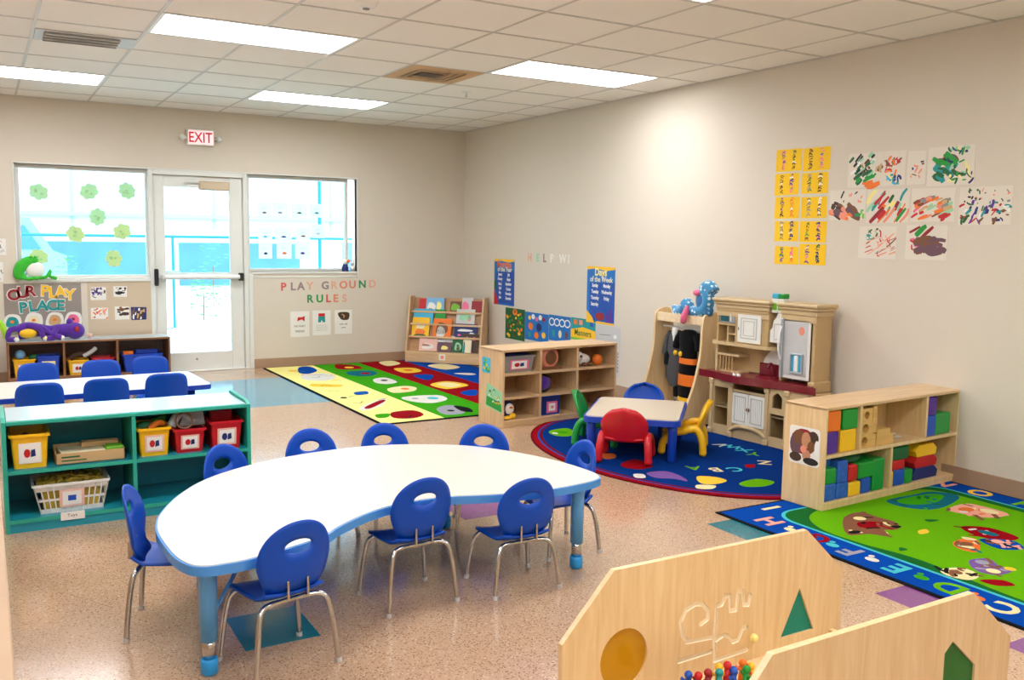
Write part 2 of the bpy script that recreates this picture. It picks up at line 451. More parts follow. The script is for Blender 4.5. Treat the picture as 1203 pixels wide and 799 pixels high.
# ------------------------------------------------------------------ room shell
H = 2.675; XL = -7.0; YF = -12.3
tile = .3048
def accent(x, y):
    if -3.9 < x < -2.13 and -2.28 < y < -.74: return 'floor_blue'
    if -4.285 < x < -4.02 and -6.76 < y < -6.455: return 'floor_teal'
    if -2.95 < x < -2.65 and -5.8 < y < -5.5: return 'floor_purple'
    if -1.9 < x < -1.6 and -6.72 < y < -6.42: return 'floor_teal'
    if -1.92 < x < -1.615 and -7.75 < y < -7.44: return 'floor_purple'
    if -1.92 < x < -1.615 and -8.3 < y < -7.98: return 'floor_purple'
    return 'floor_tile'
xs = sorted({XL - .15, .15, -3.9, -2.13, -4.285, -4.02, -2.95, -2.65, -1.9, -1.6, -1.92, -1.615})
ys = sorted({YF - .15, .15, -2.28, -.74, -6.76, -6.455, -5.8, -5.5, -6.72, -6.42, -7.75, -7.44, -8.3, -7.98})
fb = MB('floor_tile')
for i in range(len(xs) - 1):
    for j in range(len(ys) - 1):
        fb.m(accent((xs[i] + xs[i + 1]) / 2, (ys[j] + ys[j + 1]) / 2))
        fb.add([(xs[i], ys[j], 0), (xs[i + 1], ys[j], 0), (xs[i + 1], ys[j + 1], 0), (xs[i], ys[j + 1], 0)], [(0, 1, 2, 3)])
fb.m('floor_tile').box(XL - .15, YF - .15, -.1, .15, .15, -.002)
struct('floor', fb, origin=(0, 0, 0))
WX0, WX1 = -4.71, -1.35; DX0, DX1 = -3.52, -2.56; WT = 2.06; SL, SR = .97, 1.035
wb = MB('wall_paint')
wb.box(XL - .15, 0, 0, WX0, .15, H).box(WX1, 0, 0, .15, .15, H).box(WX0, 0, WT, WX1, .15, H)
wb.box(WX0, 0, 0, DX0 - .02, .15, SL).box(DX1, 0, 0, WX1, .15, SR)
struct('wall_back', wb, origin=(0, 0, 0))
struct('wall_right', MB('wall_paint').box(0, YF, 0, .15, 0, H), origin=(0, 0, 0))
struct('wall_left', MB('wall_paint').box(XL - .15, YF, 0, XL, 0, H), origin=(0, 0, 0))
struct('wall_front', MB('wall_paint').box(XL - .15, YF - .15, 0, .15, YF, H), origin=(0, 0, 0))
# ceiling of 2 x 2 ft tiles on a T-bar grid
C0 = .4032; R9 = 1.0755; G = .6096
colx = [-(C0 + G * i) for i in range(0, 11)]
rowy = [-(R9 + G * j) for j in range(-1, 19)]
lights = [(0, 2, 4), (4, 6, 4), (2, 4, 8), (6, 8, 8), (8, 10, 4), (2, 4, 0), (6, 8, 0), (0, 2, -4), (4, 6, -4), (8, 10, -4), (2, 4, -8), (6, 8, -8)]
def cell(c0, c1, r0):  # x range, y range
    return -(C0 + G * c1), -(R9 + G * (9 - r0)), -(C0 + G * c0), -(R9 + G * (8 - r0))
cb = MB('ceil_tile').box(XL - .15, YF - .15, H + .12, .15, .15, H + .2)
openings = [cell(*l) for l in lights]
gx = sorted({XL, 0.0, *[x for x in colx if x > XL]}); gy = sorted({YF, 0.0, *[y for y in rowy if YF < y < 0]})
for i in range(len(gx) - 1):
    for j in range(len(gy) - 1):
        mx, my = (gx[i] + gx[i + 1]) / 2, (gy[j] + gy[j + 1]) / 2
        if any(o[0] < mx < o[2] and o[1] < my < o[3] for o in openings): continue
        cb.box(gx[i] + .008, gy[j] + .008, H, gx[i + 1] - .008, gy[j + 1] - .008, H + .015)
ceil = struct('ceiling', cb, origin=(0, 0, H))
gb = MB('ceil_bar')
for x in gx[1:-1]:
    seg = [YF]
    for y0, y1 in zip(gy[:-1], gy[1:]):
        if any(o[0] + .01 < x < o[2] - .01 and o[1] < (y0 + y1) / 2 < o[3] for o in openings): continue
        gb.box(x - .009, y0, H - .003, x + .009, y1, H + .02)
for y in gy[1:-1]:
    for x0, x1 in zip(gx[:-1], gx[1:]):
        gb.box(x0, y - .009, H - .004, x1, y + .009, H + .02)
gb.box(-.02, YF, H - .004, 0, 0, H + .01).box(XL, -.02, H - .004, 0, 0, H + .01)
g = obj('ceiling_grid', gb, ceil); g.location = (0, 0, -H)
LN = ['recessed fluorescent ceiling light nearest the right wall', 'long fluorescent ceiling light at upper left, right of the metal vent', 'fluorescent ceiling light close to the window wall, centre of the picture',
      'fluorescent ceiling light at the far left above the exit sign side window']
for i, l in enumerate(lights):
    x0, y0, x1, y1 = cell(*l)
    lb = LN[i] if i < 4 else 'recessed fluorescent ceiling light in the tile grid behind or beside the camera'
    t = thing('ceiling_light', lb, 'ceiling light', ((x0 + x1) / 2, (y0 + y1) / 2, H), 0, 'recessed fluorescent ceiling lights')
    w, d = (x1 - x0) / 2, (y1 - y0) / 2
    obj('light_frame', MB('white').box(-w + .009, -d + .009, -.004, w - .009, -d + .03, .06).box(-w + .009, d - .03, -.004, w - .009, d - .009, .06)
        .box(-w + .009, -d + .03, -.004, -w + .03, d - .03, .06).box(w - .03, -d + .03, -.004, w - .009, d - .03, .06).box(-w + .009, -d + .009, .06, w - .009, d - .009, .065), t)
    obj('diffuser', MB('lamp_lens').box(-w + .03, -d + .03, .030, w - .03, d - .03, .036), t)
# baseboards
struct('baseboard_right', MB('base_vinyl').box(-.008, YF, 0, 0, 0, .1, .003), origin=(0, 0, 0))
bb = MB('base_vinyl').box(DX1 + .046, -.008, 0, -.008, 0, .1, .003).box(XL, -.008, 0, DX0 - .03, 0, .1, .003)
struct('baseboard_back', bb, origin=(0, 0, 0))
struct('baseboard_left', MB('base_vinyl').box(XL, YF, 0, XL + .008, 0, .1, .003), origin=(0, 0, 0))

# ------------------------------------------------------------------ windows and door
def ring(mb, x0, z0, x1, z1, w, y0, y1, b=.004):
    mb.box(x0, y0, z0, x1, y1, z0 + w, b).box(x0, y0, z1 - w, x1, y1, z1, b).box(x0, y0, z0 + w, x0 + w, y1, z1 - w, b).box(x1 - w, y0, z0 + w, x1, y1, z1 - w, b)
    return mb
def window(n, x0, z0, x1, z1, w):
    o = struct('window_%d' % n, MB('glass').box(x0 + w, .088, z0 + w, x1 - w, .094, z1 - w), origin=(x0, .09, z0))
    f = obj('window_frame', ring(MB('alu'), x0, z0, x1, z1, w, .06, .12), o); f.location = (-x0, -.09, -z0)
    return o
window(1, WX0, SL, DX0, WT, .04)
window(2, DX1, SR, -1.43, WT + .0, .035)
struct('trim_1', MB('alu').box(WX0, -.012, SL - .025, DX0 - .02, .06, SL, .004))
struct('trim_2', MB('alu').box(DX1 + .03, -.012, SR - .025, WX1 + .01, .15, SR, .004))
struct('trim_3', ring(MB('alu'), WX0 - .015, SL, WX1 + .015, WT + .015, .015, -.006, .06, .002))
struct('trim_4', MB('alu').box(DX1 + .0, -.012, 0, DX1 + .045, .0, SR - .025, .003))
# door
d = thing('door_1', 'glazed aluminium exit door with push bar', 'door', (-3.05, .05, 0)); d['kind'] = 'structure'; del d['category']; del d['label']
fb = MB('alu').box(-.49, -.055, 0, -.445, .07, WT, .004).box(.445, -.055, 0, .49, .07, WT, .004).box(-.445, -.055, WT - .045, .445, .07, WT, .004)
obj('door_frame', fb, d)
lf = MB('alu').box(-.444, -.02, .01, -.335, .025, 2.014, .004).box(.31, -.02, .01, .444, .025, 2.014, .004).box(-.335, -.02, 1.9, .31, .025, 2.014, .004).box(-.335, -.02, .01, .31, .025, .2, .004)
lf.m('alu').box(-.335, -.012, 1.0, .31, .018, 1.03)
lf.m('alu_dark').ball((-.05, -.022, .13), .012)
obj('door_leaf', lf, d)
obj('threshold', MB('alu').box(-.49, -.06, 0, .49, .15, .014, .004), d)
obj('door_glass', MB('glass').box(-.335, .0, .2, .31, .006, 1.9), d)
pb = MB('white').tube([(-.36, -.075, .985), (.40, -.075, .985)], .024, 12).m('black').box(.39, -.11, .945, .425, -.02, 1.025, .005)
pb.m('alu').box(-.38, -.07, .96, -.34, -.02, 1.01, .004)
obj('push_bar', pb, d)
obj('door_handle', MB('black').box(-.455, -.085, .90, -.415, -.055, 1.07, .008), d)
cl = MB('tan_paper').box(.0, -.09, 1.875, .30, -.02, 1.965, .01).m('alu').box(-.12, -.06, 1.90, .02, -.045, 1.925, .003).box(-.14, -.06, 1.945, .2, -.05, 1.965, .003)
obj('door_closer', cl, d)
oh = MB('alu').tube([(-.34, .06, 1.03), (-.34, .09, 1.03), (-.2, .09, 1.03), (-.2, .03, 1.03)], .018, 10)
obj('outer_pull', oh, d)

# ------------------------------------------------------------------ exit sign, ceiling fixtures
t = thing('exit_sign', 'white exit sign with red letters and two lamp heads above the door', 'exit sign', (-3.03, 0, 2.30))
obj('sign_body', MB('white').box(-.135, -.05, .02, .135, -.001, .18, .008), t)
M0 = frame((0, -.05, 0), (1, 0, 0), (0, 0, 1))
obj('sign_face', MB('exit_face').at(M0).box(-.12, .035, 0, .12, .165, .002), t)
obj('lettering', MB('exit_red').at(M0).text('EXIT', 0, .1, .105, .002, .004, bold=.012, sx=.78), t)
for sx, lab in ((-1, 'tilted lamp head on the left'), (1, 'lamp head on the right')):
    l = MB('white').tube([(sx * .13, -.03, .09), (sx * .175, -.045, .09)], .008, 8)
    l.m('alu').at(Matrix.Translation((sx * .18, -.05, .09)) @ Matrix.Rotation(R(90), 4, 'X')).lathe([(.0, -.02), (.02, -.018), (.03, .0), (.03, .03), (.0, .032)])
    obj('lamp_head', l, t, label=lab)
# supply vents, detector, sprinkler
t = thing('ceiling_vent', 'silver metal ceiling vent with dark louvres at upper left', 'vent', (-4.365, -3.1, H))
vb = MB('alu_dark').box(-.29, -.29, -.006, .29, .29, .0)
obj('vent_plate', MB('ltgrey').box(-.295, -.16, -.008, .295, .16, -.001, .003), t)
for k in range(6):
    obj('slat', MB('alu_dark' if k % 2 else 'white').at(Matrix.Translation((0, -.11 + k * .045, -.016)) @ Matrix.Rotation(R(35), 4, 'X')).box(-.24, -.018, -.002, .2, .018, .002), t)
obj('duct_opening', MB('dkbrown').box(-.2, -.05, -.0105, .1, .06, -.0085), t)
t = thing('ceiling_vent', 'tan square ceiling diffuser near the middle of the ceiling', 'vent', (-(C0 + G * 2.5), -(R9 + G * 3.5), H))
obj('vent_plate', MB('tan').box(-.295, -.295, -.008, .295, .295, -.001, .003), t)
for k, s in enumerate((.2, .15, .1)):
    obj('louvre', ring(MB('paper_warm' if k != 1 else 'grey'), -s, -s, s, s, .02, .0, .008, 0), t).rotation_euler = (R(90), 0, 0)
for o in t.children:
    if o.name.startswith('louvre'): o.location.z = -.008
obj('duct_opening', MB('dkbrown').box(-.13, -.08, -.0105, .06, .08, -.0085), t)
t = thing('smoke_detector', 'round white smoke detector at the top edge of the picture', 'smoke detector', (-3.17, -5.02, H))
obj('housing', MB('white').lathe([(.0, -.045), (.04, -.044), (.055, -.03), (.065, -.008), (.065, 0)]), t)
obj('sensor_cap', MB('grey').lathe([(0, -.052), (.018, -.05), (.02, -.044)]), t)
t = thing('sprinkler_head', 'small pale sprinkler head under the ceiling near the corner', 'sprinkler', (-1.33, -2.62, H))
obj('escutcheon', MB('white').lathe([(0, -.01), (.035, -.008), (.04, 0)]), t)
obj('deflector', MB('ltgrey').lathe([(0, -.045), (.014, -.044), (.006, -.03), (.006, -.008)]), t)

# ------------------------------------------------------------------ outdoors
gb = MB('concrete').box(-40, .15, -.08, 40, 60, -.03)
struct('ground', gb, origin=(0, 0, 0))
t = thing('building', 'long pale building with a blue glazed band across the yard', 'building', (0, 16, -.03))
obj('wall', MB('ext_wall').box(-30, 0, 0, 30, 6, 6.2), t)
obj('parapet', MB('asphalt').box(-30, -.1, 5.6, 30, 0, 5.75).box(-9, -.12, 1.9, 12, 0, 2.0), t)
for k, (a, b, z0, z1) in enumerate(((-4.9, -1.0, -.0, 1.25), (-.4, 2.9, -.2, 1.25), (4.2, 9, 0, 1.3))):
    obj('window_band', MB('ext_blue').box(a, -.05, max(z0, .0) + .1, b, 0.0, z1), t)
for k, x in enumerate((-3.0, .5, 3.8, 7)):
    obj('facade_joint', MB('asphalt').box(x, -.02, 1.6, x + .08, .0, 6), t)
t = thing('yard_fence', 'teal tubular metal fence outside the windows', 'fence', (-2.43, 5.14, -.03))
obj('top_rail', MB('fence_teal').tube([(-14, 0, 1.42), (16, 0, 1.42)], .022, 8), t)
for k in range(-4, 7):
    p = MB('fence_teal').tube([(k * 2.35, 0, 0), (k * 2.35, 0, 2.6 if k % 2 else 1.42)], .03 if k % 2 else .022, 8)
    p.tube([(k * 2.35, 0, .0), (k * 2.35 - .25, -.35, .0)], .015, 6)
    obj('fence_post', p, t)
def shrub(x, y, s, lab, seed):
    r = random.Random(seed); b = MB('leaf')
    for i in range(90):
        a = r.uniform(0, 2 * PI); h = r.uniform(.05, 1); q = (1 - abs(h - .4)) * .5
        px, py, pz = x + math.cos(a) * q * s * r.uniform(.3, 1), y + math.sin(a) * q * s * r.uniform(.3, 1), h * s
        b.at(Matrix.Translation((px, py, pz)) @ Matrix.Rotation(r.uniform(0, 6), 4, 'Z') @ Matrix.Rotation(r.uniform(-1, 1), 4, 'X'))
        b.add([(-.05, 0, 0), (0, -.02, .0), (.06, 0, .01), (0, .02, .0)], [(0, 1, 2, 3)])
    b.at(Matrix()).m('brown').tube([(x, y, -.03), (x, y, s * .6)], .012, 6)
    one('shrub', b, lab, 'shrub', 'small shrubs in the yard')
shrub(-1.75, 6.3, .75, 'small leafy shrub on the pale ground seen low through the door glass', 1)
shrub(-.9, 9.5, 1.3, 'loose shrub in the yard seen above the door push bar at right', 2)
shrub(-3.6, 9.2, 1.0, 'loose shrub in the yard seen through the left window', 3)
t = thing('parked_van', 'pale parked van beyond the fence seen through the left window', 'van', (-5.3, 11.5, -.03), R(4))
obj('body', MB('ltblue').prism([(-1.5, .35), (-1.5, 1.15), (-1.0, 1.75), (1.1, 1.75), (1.5, 1.1), (1.75, 1.0), (1.75, .35)], -.8, .8, 'y'), t, bevel=.05)
obj('windscreen', MB('ext_dk').prism([(-1.35, 1.15), (-.98, 1.6), (1.0, 1.6), (1.3, 1.12)], -.82, .82, 'y'), t)
for x in (-.95, 1.0):
    for y in (-.7, .7):
        obj('wheel', MB('rubber').at(Matrix.Translation((x, y, .33)) @ Matrix.Rotation(R(90), 4, 'X')).lathe([(0, -.12), (.33, -.12), (.33, .12), (0, .12)]), t)

# ------------------------------------------------------------------ flowers and papers on the glass
FLW = [(-4.507, 1.802, 'upper left'), (-4.069, 1.823, 'upper middle'), (-3.723, 1.843, 'upper right'), (-4.001, 1.579, 'second row, centre'), (-4.204, 1.407, 'third row, left'), (-3.782, 1.44, 'third row, right'), (-3.866, 1.171, 'lowest, near the window bottom'), (-4.53, 1.185, 'lower left, above the green frog toy')]
for i, (x, z, w) in enumerate(FLW):
    b = MB('win_green' if i < 4 else 'win_green2').at(frame((x, .085, z), (1, 0, 0), (0, 0, 1)))
    n = 96; ph = rnd.uniform(0, 6); nl = rnd.choice([6, 7, 8]); ph2 = rnd.uniform(0, 6)
    fr_ = lambda a: .064 + .020 * abs(math.cos(nl * a / 2 + ph)) ** .6 + .005 * math.sin(2 * a + ph2)
    pts = [(fr_(a) * math.cos(a), fr_(a) * math.sin(a)) for a in [2 * PI * k / n for k in range(n)]]
    b.prism(pts, 0, .0015)
    b.m('win_green3')
    for q in range(3): flat(b, circ(rnd.uniform(-.03, .03), rnd.uniform(-.03, .03), .014, .01, 10), .002 + q * .0002)
    one('paper_flower', b, 'green cut-paper flower on the left window, ' + w, 'paper flower', 'paper flowers on the window')
PW = [(-2.434, 1.77, 1.616, .145), (-2.272, 1.775, 1.62, .16), (-2.062, 1.77, 1.626, .165), (-1.862, 1.775, 1.63, .155),
      (-2.431, 1.503, 1.365, .15), (-2.246, 1.506, 1.365, .18), (-2.019, 1.511, 1.378, .16), (-1.848, 1.552, 1.403, .155),
      (-2.426, 1.349, 1.173, .145), (-2.233, 1.359, 1.173, .165), (-2.028, 1.361, 1.174, .16)]
rn = ['top row', 'middle row', 'bottom row']
for i, (x, z1, z0, w) in enumerate(PW):
    b = MB('win_paper').at(frame((x, .086, z0), (1, 0, 0), (0, 0, 1))); h = z1 - z0
    b.box(0, 0, 0, w, h, .001)
    b.m(['brown', 'grey', 'dkgreen', 'teal', 'cyan', 'navy', 'brown', 'ltgrey', 'navy', 'orange', 'purple'][i])
    flat(b, blob2([(w * .35, h * .3), (w * .55, h * .25), (w * .68, h * .32), (w * .5, h * .4)]), .0016)
    b.m('grey')
    stroke(b, [(w * .3, h * .6), (w * .5, h * .63), (w * .7, h * .6)], .003, 0, .0015)
    row = 0 if i < 4 else (1 if i < 8 else 2); kk = i if i < 4 else (i - 4 if i < 8 else i - 8)
    one('paper_sheet', b, 'white sheet with a small picture on the right window, %s, %s from left' % (rn[row], ['first', 'second', 'third', 'fourth'][kk]), 'paper sheet', 'sheets taped to the right window')
# ------------------------------------------------------------------ sill toy and frog
t = thing('toy_figure', 'small blue and white bird toy with orange beak on the window sill', 'toy', (-1.47, .05, SR), 0)
obj('body', MB('navy').loft([(0, 0, 0, .035, .03), (0, 0, .04, .04, .035), (0, 0, .08, .022, .02)]), t)
obj('head', MB('white').ball((0, 0, .11), (.032, .03, .034)), t)
obj('beak', MB('orange').ball((.03, -.03, .115), (.018, .022, .02)), t)
obj('foot', MB('navy').ball((-.02, -.02, .008), (.02, .03, .009)), t); obj('foot', MB('navy').ball((.02, -.02, .008), (.02, .03, .009)), t)
t = thing('toy_figure', 'small white rabbit toy at the right end of the window sill', 'toy', (-1.385, .05, SR), 0)
obj('body', MB('white').ball((0, 0, .035), (.03, .03, .036)), t); obj('head', MB('white').ball((0, -.01, .082), .022), t)
for s in (-1, 1): obj('ear', MB('ltgrey').ball((s * .011, -.008, .115), (.007, .006, .024)), t)
t = thing('frog_toy', 'bright green plush frog leaning on the left window sill', 'plush toy', (-4.58, -.02, SL), 0)
b = MB('plush_green').tube(spline([(-.13, 0, .03), (-.12, 0, .1), (-.07, 0, .16), (-.02, 0, .19)], 5), .05, 12, rs=[.055 - .012 * abs(i - 7) / 7 for i in range(16)])
obj('body', b.ball((-.12, -.0, .04), (.055, .04, .04)), t)
obj('head', MB('plush_green').ball((-.0, 0, .185), (.045, .04, .035)).ball((.015, -.02, .215), .014).ball((-.02, -.02, .215), .014), t)
obj('belly', MB('white').ball((.01, -.012, .095), (.085, .03, .075)), t)
for q, pts in enumerate(([(-.12, -.02, .03), (-.05, -.03, .01), (.0, -.03, .02), (.03, -.03, .012)], [(.03, -.02, .02), (.1, -.03, .03), (.14, -.03, .09), (.13, -.03, .04), (.19, -.03, .012)])):
    obj('leg', MB('plush_green').tube(spline(pts, 5), .016, 10), t)

# ------------------------------------------------------------------ letters and notices, back wall
def letter(ch, x, z, size, m, lab, group, Fm=BWALL, bold=.03):
    b = MB(m).at(Fm).text(ch, x, z, size, .0005, .003, bold=bold)
    one('paper_letter', b, lab, 'letter', group)
PGX = [-2.185, -2.079, -1.995, -1.895, -1.721, -1.613, -1.509, -1.403, -1.286, -1.164]
mat('pk1', (214, 96, 90), .8); mat('pk2', (150, 130, 130), .8); mat('pk3', (226, 172, 150), .8); mat('pk4', (226, 140, 112), .8); mat('gn1', (60, 140, 90), .8)
cols = ['pk1', 'pk2', 'pk2', 'pk3', 'pk2', 'pk3', 'pk4', 'pk4', 'gn1', 'pk3']
nm = ['red', 'grey', 'grey', 'pale pink', 'grey', 'pale pink', 'salmon', 'salmon', 'green', 'pale pink']
for i, (c, x) in enumerate(zip('PLAYGROUND', PGX)):
    letter(c, x, .873 + .02 * i / 9, .085, cols[i], '%s paper letter %s of the word PLAYGROUND on the back wall' % (nm[i], c), 'letters of PLAYGROUND on the back wall')
for i, (c, x) in enumerate(zip('RULES', [-1.889, -1.784, -1.683, -1.599, -1.498])):
    letter(c, x, .737, .085, ['gn1', 'green', 'pk1', 'pk4', 'pk3'][i], '%s paper letter %s of the word RULES on the back wall' % (['dark green', 'bright green', 'red', 'salmon', 'pale pink'][i], c), 'letters of RULES on the back wall')
for i, (c, x) in enumerate(zip('HELPWI', [1.529, 1.69, 1.826, 1.962, 2.161, 2.268])):
    letter(c, x, 1.232, .085, ['pk3', 'mint', 'pk2', 'paper', 'paper', 'paper'][i], 'pale paper letter %s high on the right wall between the two tall posters' % c, 'pale letters high on the right wall', RWALL)
def notice(x0, z0, x1, z1, pic, lab):
    b = MB('paper').at(frame((x0, 0, z0), (1, 0, 0), (0, 0, 1))); w, h = x1 - x0, z1 - z0
    b.box(0, 0, .0005, w, h, .002)
    pic(b, w, h)
    one('paper_notice', b, lab, 'notice', 'playground rule sheets')
def p1(b, w, h):
    b.m('red'); flat(b, [(w * .75, h * .82), (w * .75, h * .6), (w * .6, h * .68), (w * .35, h * .62), (w * .4, h * .78), (w * .58, h * .76)], .0026)
    b.m('black').text('NO', w * .3, h * .42, .02, .002, .0026).text('HURT', w * .62, h * .42, .02, .002, .0026).text('FRIENDS', w * .5, h * .22, .024, .002, .0026, sx=.8)
def p2(b, w, h):
    b.m('red'); flat(b, [(w * .32, h * .88), (w * .68, h * .88), (w * .68, h * .76), (w * .32, h * .76)], .0026)
    b.m('teal'); flat(b, [(w * .32, h * .76), (w * .68, h * .76), (w * .7, h * .52), (w * .55, h * .52), (w * .5, h * .62), (w * .45, h * .52), (w * .3, h * .52)], .0027)
    b.m('grey')
    for q in range(4): stroke(b, [(w * .18, h * (.4 - .07 * q)), (w * .82, h * (.4 - .07 * q))], .003, 0, .0026)
def p3(b, w, h):
    b.m('dkbrown'); flat(b, blob2([(w * .2, h * .88), (w * .8, h * .88), (w * .8, h * .62), (w * .6, h * .57), (w * .35, h * .62)]), .0026)
    b.m('tan'); stroke(b, [(w * .4, h * .82), (w * .55, h * .75), (w * .5, h * .66)], .012, 0, .003)
    b.m('black').text('walk only', w * .5, h * .4, .018, .002, .0026).text('slow', w * .5, h * .27, .018, .002, .0026)
notice(-2.117, .32, -1.905, .60, p1, 'white rule sheet with a red megaphone picture, left of three')
notice(-1.869, .33, -1.66, .605, p2, 'white rule sheet with a red and teal figure, middle of three')
notice(-1.615, .335, -1.41, .605, p3, 'white rule sheet with a dark brown picture, right of three')
# board at left
t = thing('notice_board', 'grey felt board with red, yellow and teal letters above the brown shelf', 'notice board', (-4.51, 0, .455))
obj('backing', MB('grey_felt').box(-.33, -.006, 0, .33, -.0005, .48), t)
fm = frame((0, -.0062, 0), (1, 0, 0), (0, 0, 1))
for i, (ch, x, z, m) in enumerate([('O', -.245, .375, 'dkred'), ('U', -.175, .395, 'dkred'), ('R', -.1, .41, 'dkred'), ('P', .02, .41, 'yellow'), ('L', .085, .395, 'yellow'), ('A', .15, .40, 'yellow'), ('Y', .23, .37, 'yellow'),
                                 ('P', -.17, .255, 'teal'), ('L', -.09, .265, 'teal'), ('A', -.01, .27, 'teal'), ('C', .075, .27, 'teal'), ('E', .15, .27, 'teal')]):
    lb_ = MB('paper').at(fm @ Matrix.Translation((x, z, 0)) @ Matrix.Rotation(R(rnd.uniform(-8, 8)), 4, 'Z')).text(ch, 0, 0, .11, 0, .002, bold=.05); lb_.m(m).text(ch, 0, 0, .1, 0.0025, .0045, bold=.03)
    obj('board_letter', lb_, t)
for x, z, kind in ((-.27, .11, 'teal'), (-.09, .12, 'cream'), (.09, .12, 'tan'), (.25, .12, 'pink')):
    b = MB('paper').at(fm @ Matrix.Translation((x, z, 0)))
    b.prism(blob2([(-.075, -.06), (-.05, .065), (.03, .08), (.075, .04), (.06, -.07)]), 0, .002)
    b.m(kind); flat(b, blob2([(-.05, -.03), (-.03, .05), (.03, .05), (.055, 0), (.03, -.045)]), .0026)
    b.m('dkred' if kind == 'pink' else 'orange'); flat(b, circ(.0, .01, .018, .014, 10), .003)
    obj('cutout', b, t)
def artsheet(Fm, u0, v0, u1, v1, lab, group, base='paper', fn=None, th=.0018, name='painting', cat='painting', n0=.0006):
    b = MB(base).at(Fm @ Matrix.Translation((u0, v0, 0))); w, h = u1 - u0, v1 - v0
    c = [(0 + rnd.uniform(0, .006), 0 + rnd.uniform(0, .006)), (w - rnd.uniform(0, .006), rnd.uniform(0, .006)), (w - rnd.uniform(0, .006), h - rnd.uniform(0, .006)), (rnd.uniform(0, .006), h)]
    b.prism(c, n0, th)
    fn(b, w, h, th)
    return one(name, b, lab, cat, group)
K = [0]
def nx():
    K[0] += 1; return K[0] * 1.2e-5
def dabs(cols, n, size, area=(.08, .08, .92, .92), ang=None, longf=1.0, wf=.35):
    def fn(b, w, h, th):
        K[0] = 0
        for i in range(int(n * 1.6)):
            b.m(cols[i % len(cols)])
            x = w * rnd.uniform(area[0], area[2]); y = h * rnd.uniform(area[1], area[3]); a = ang + rnd.uniform(-.25, .25) if ang is not None else rnd.uniform(0, 6.3)
            l = size * .85 * rnd.uniform(.4, 1.2) * longf; dx, dy = math.cos(a) * l, math.sin(a) * l
            cl = lambda px, py: (min(max(px, .005), w - .005), min(max(py, .005), h - .005))
            q = rnd.uniform(-.4, .4) * l
            stroke(b, [cl(x - dx / 2, y - dy / 2), cl(x - dy * .0 + q * .4, y + q * .4), cl(x + dx / 2, y + dy / 2)], size * wf * .8 * rnd.uniform(.5, 1.3), 0, th + .0003 + nx())
    return fn
def multi(*fs):
    def fn(b, w, h, th):
        for f in fs: f(b, w, h, th)
    return fn
artsheet(BWALL, -4.13, .41, -3.53, .945, 'large tan backing paper on the wall under the left window', None, 'tan_paper', lambda *a: None, .0012, 'backing_paper', 'paper', .0003)
A = 'small pictures under the left window'
artsheet(BWALL, -4.10, .765, -3.955, .895, 'sheet with purple and black scribble, upper left under the window', A, 'paper', dabs(['purple', 'grey', 'navy', 'plum'], 12, .05), .002)
artsheet(BWALL, -4.10, .575, -3.94, .69, 'sheet with orange and red paint blot, lower left under the window', A, 'paper', dabs(['orange', 'red', 'salmon'], 10, .045), .002)
artsheet(BWALL, -3.89, .79, -3.76, .90, 'black and white photo sheet under the window, upper right', A, 'paper', dabs(['black', 'black', 'white'], 9, .05, (.15, .3, .85, .8), 0, 1, .5), .002)
artsheet(BWALL, -3.885, .565, -3.745, .70, 'photo sheet with dark brown shape, left of a pair under the window', A, 'paper', dabs(['dkbrown', 'brown', 'dkbrown'], 8, .06, (.15, .4, .9, .9), 0, 1, .5), .002)
artsheet(BWALL, -3.735, .555, -3.585, .69, 'photo sheet with brown faces, right of a pair under the window', A, 'navy', dabs(['dkbrown', 'brown', 'tan', 'white', 'dkbrown'], 12, .06, (.1, .1, .9, .9), 1.5, 1, .4), .002)
artsheet(BWALL, -4.93, 1.20, -4.80, 1.36, 'white crumpled paper at the left edge beside the window', None, 'paper', dabs(['grey', 'ltgrey', 'pink'], 8, .04), .002)
artsheet(BWALL, -4.96, .95, -4.83, 1.14, 'lower pale paper at the left edge beside the window', None, 'paper', dabs(['grey', 'dkbrown', 'ltgrey'], 8, .04), .002)

# ------------------------------------------------------------------ yellow cards on right wall
CARDS = [[(4.944, 2.083), (5.185, 1.922)], [(5.195, 2.075), (5.436, 1.913)], [(4.939, 1.912), (5.17, 1.756)], [(5.191, 1.904), (5.428, 1.758)], [(4.949, 1.746), (5.184, 1.589)], [(5.197, 1.738), (5.431, 1.591)], [(4.959, 1.574), (5.186, 1.426)], [(5.192, 1.571), (5.435, 1.421)], [(4.97, 1.395), (5.196, 1.264)], [(5.202, 1.413), (5.438, 1.265)]]
CC = [['purple', 'pink', 'black', 'dkgreen'], ['black', 'brown', 'pink', 'blue'], ['white', 'black', 'salmon', 'purple'], ['dkgreen', 'grey', 'black'], ['black', 'purple', 'orange'], ['black', 'grey', 'white', 'navy'], ['grey', 'dkgreen', 'navy'], ['brown', 'green', 'pink', 'navy'], ['green', 'purple', 'pink', 'orange'], ['purple', 'salmon', 'dkgreen', 'navy']]
RN = ['top', 'second', 'third', 'fourth', 'bottom']
mat('card_yellow', (248, 200, 20), .8, vary=.03)
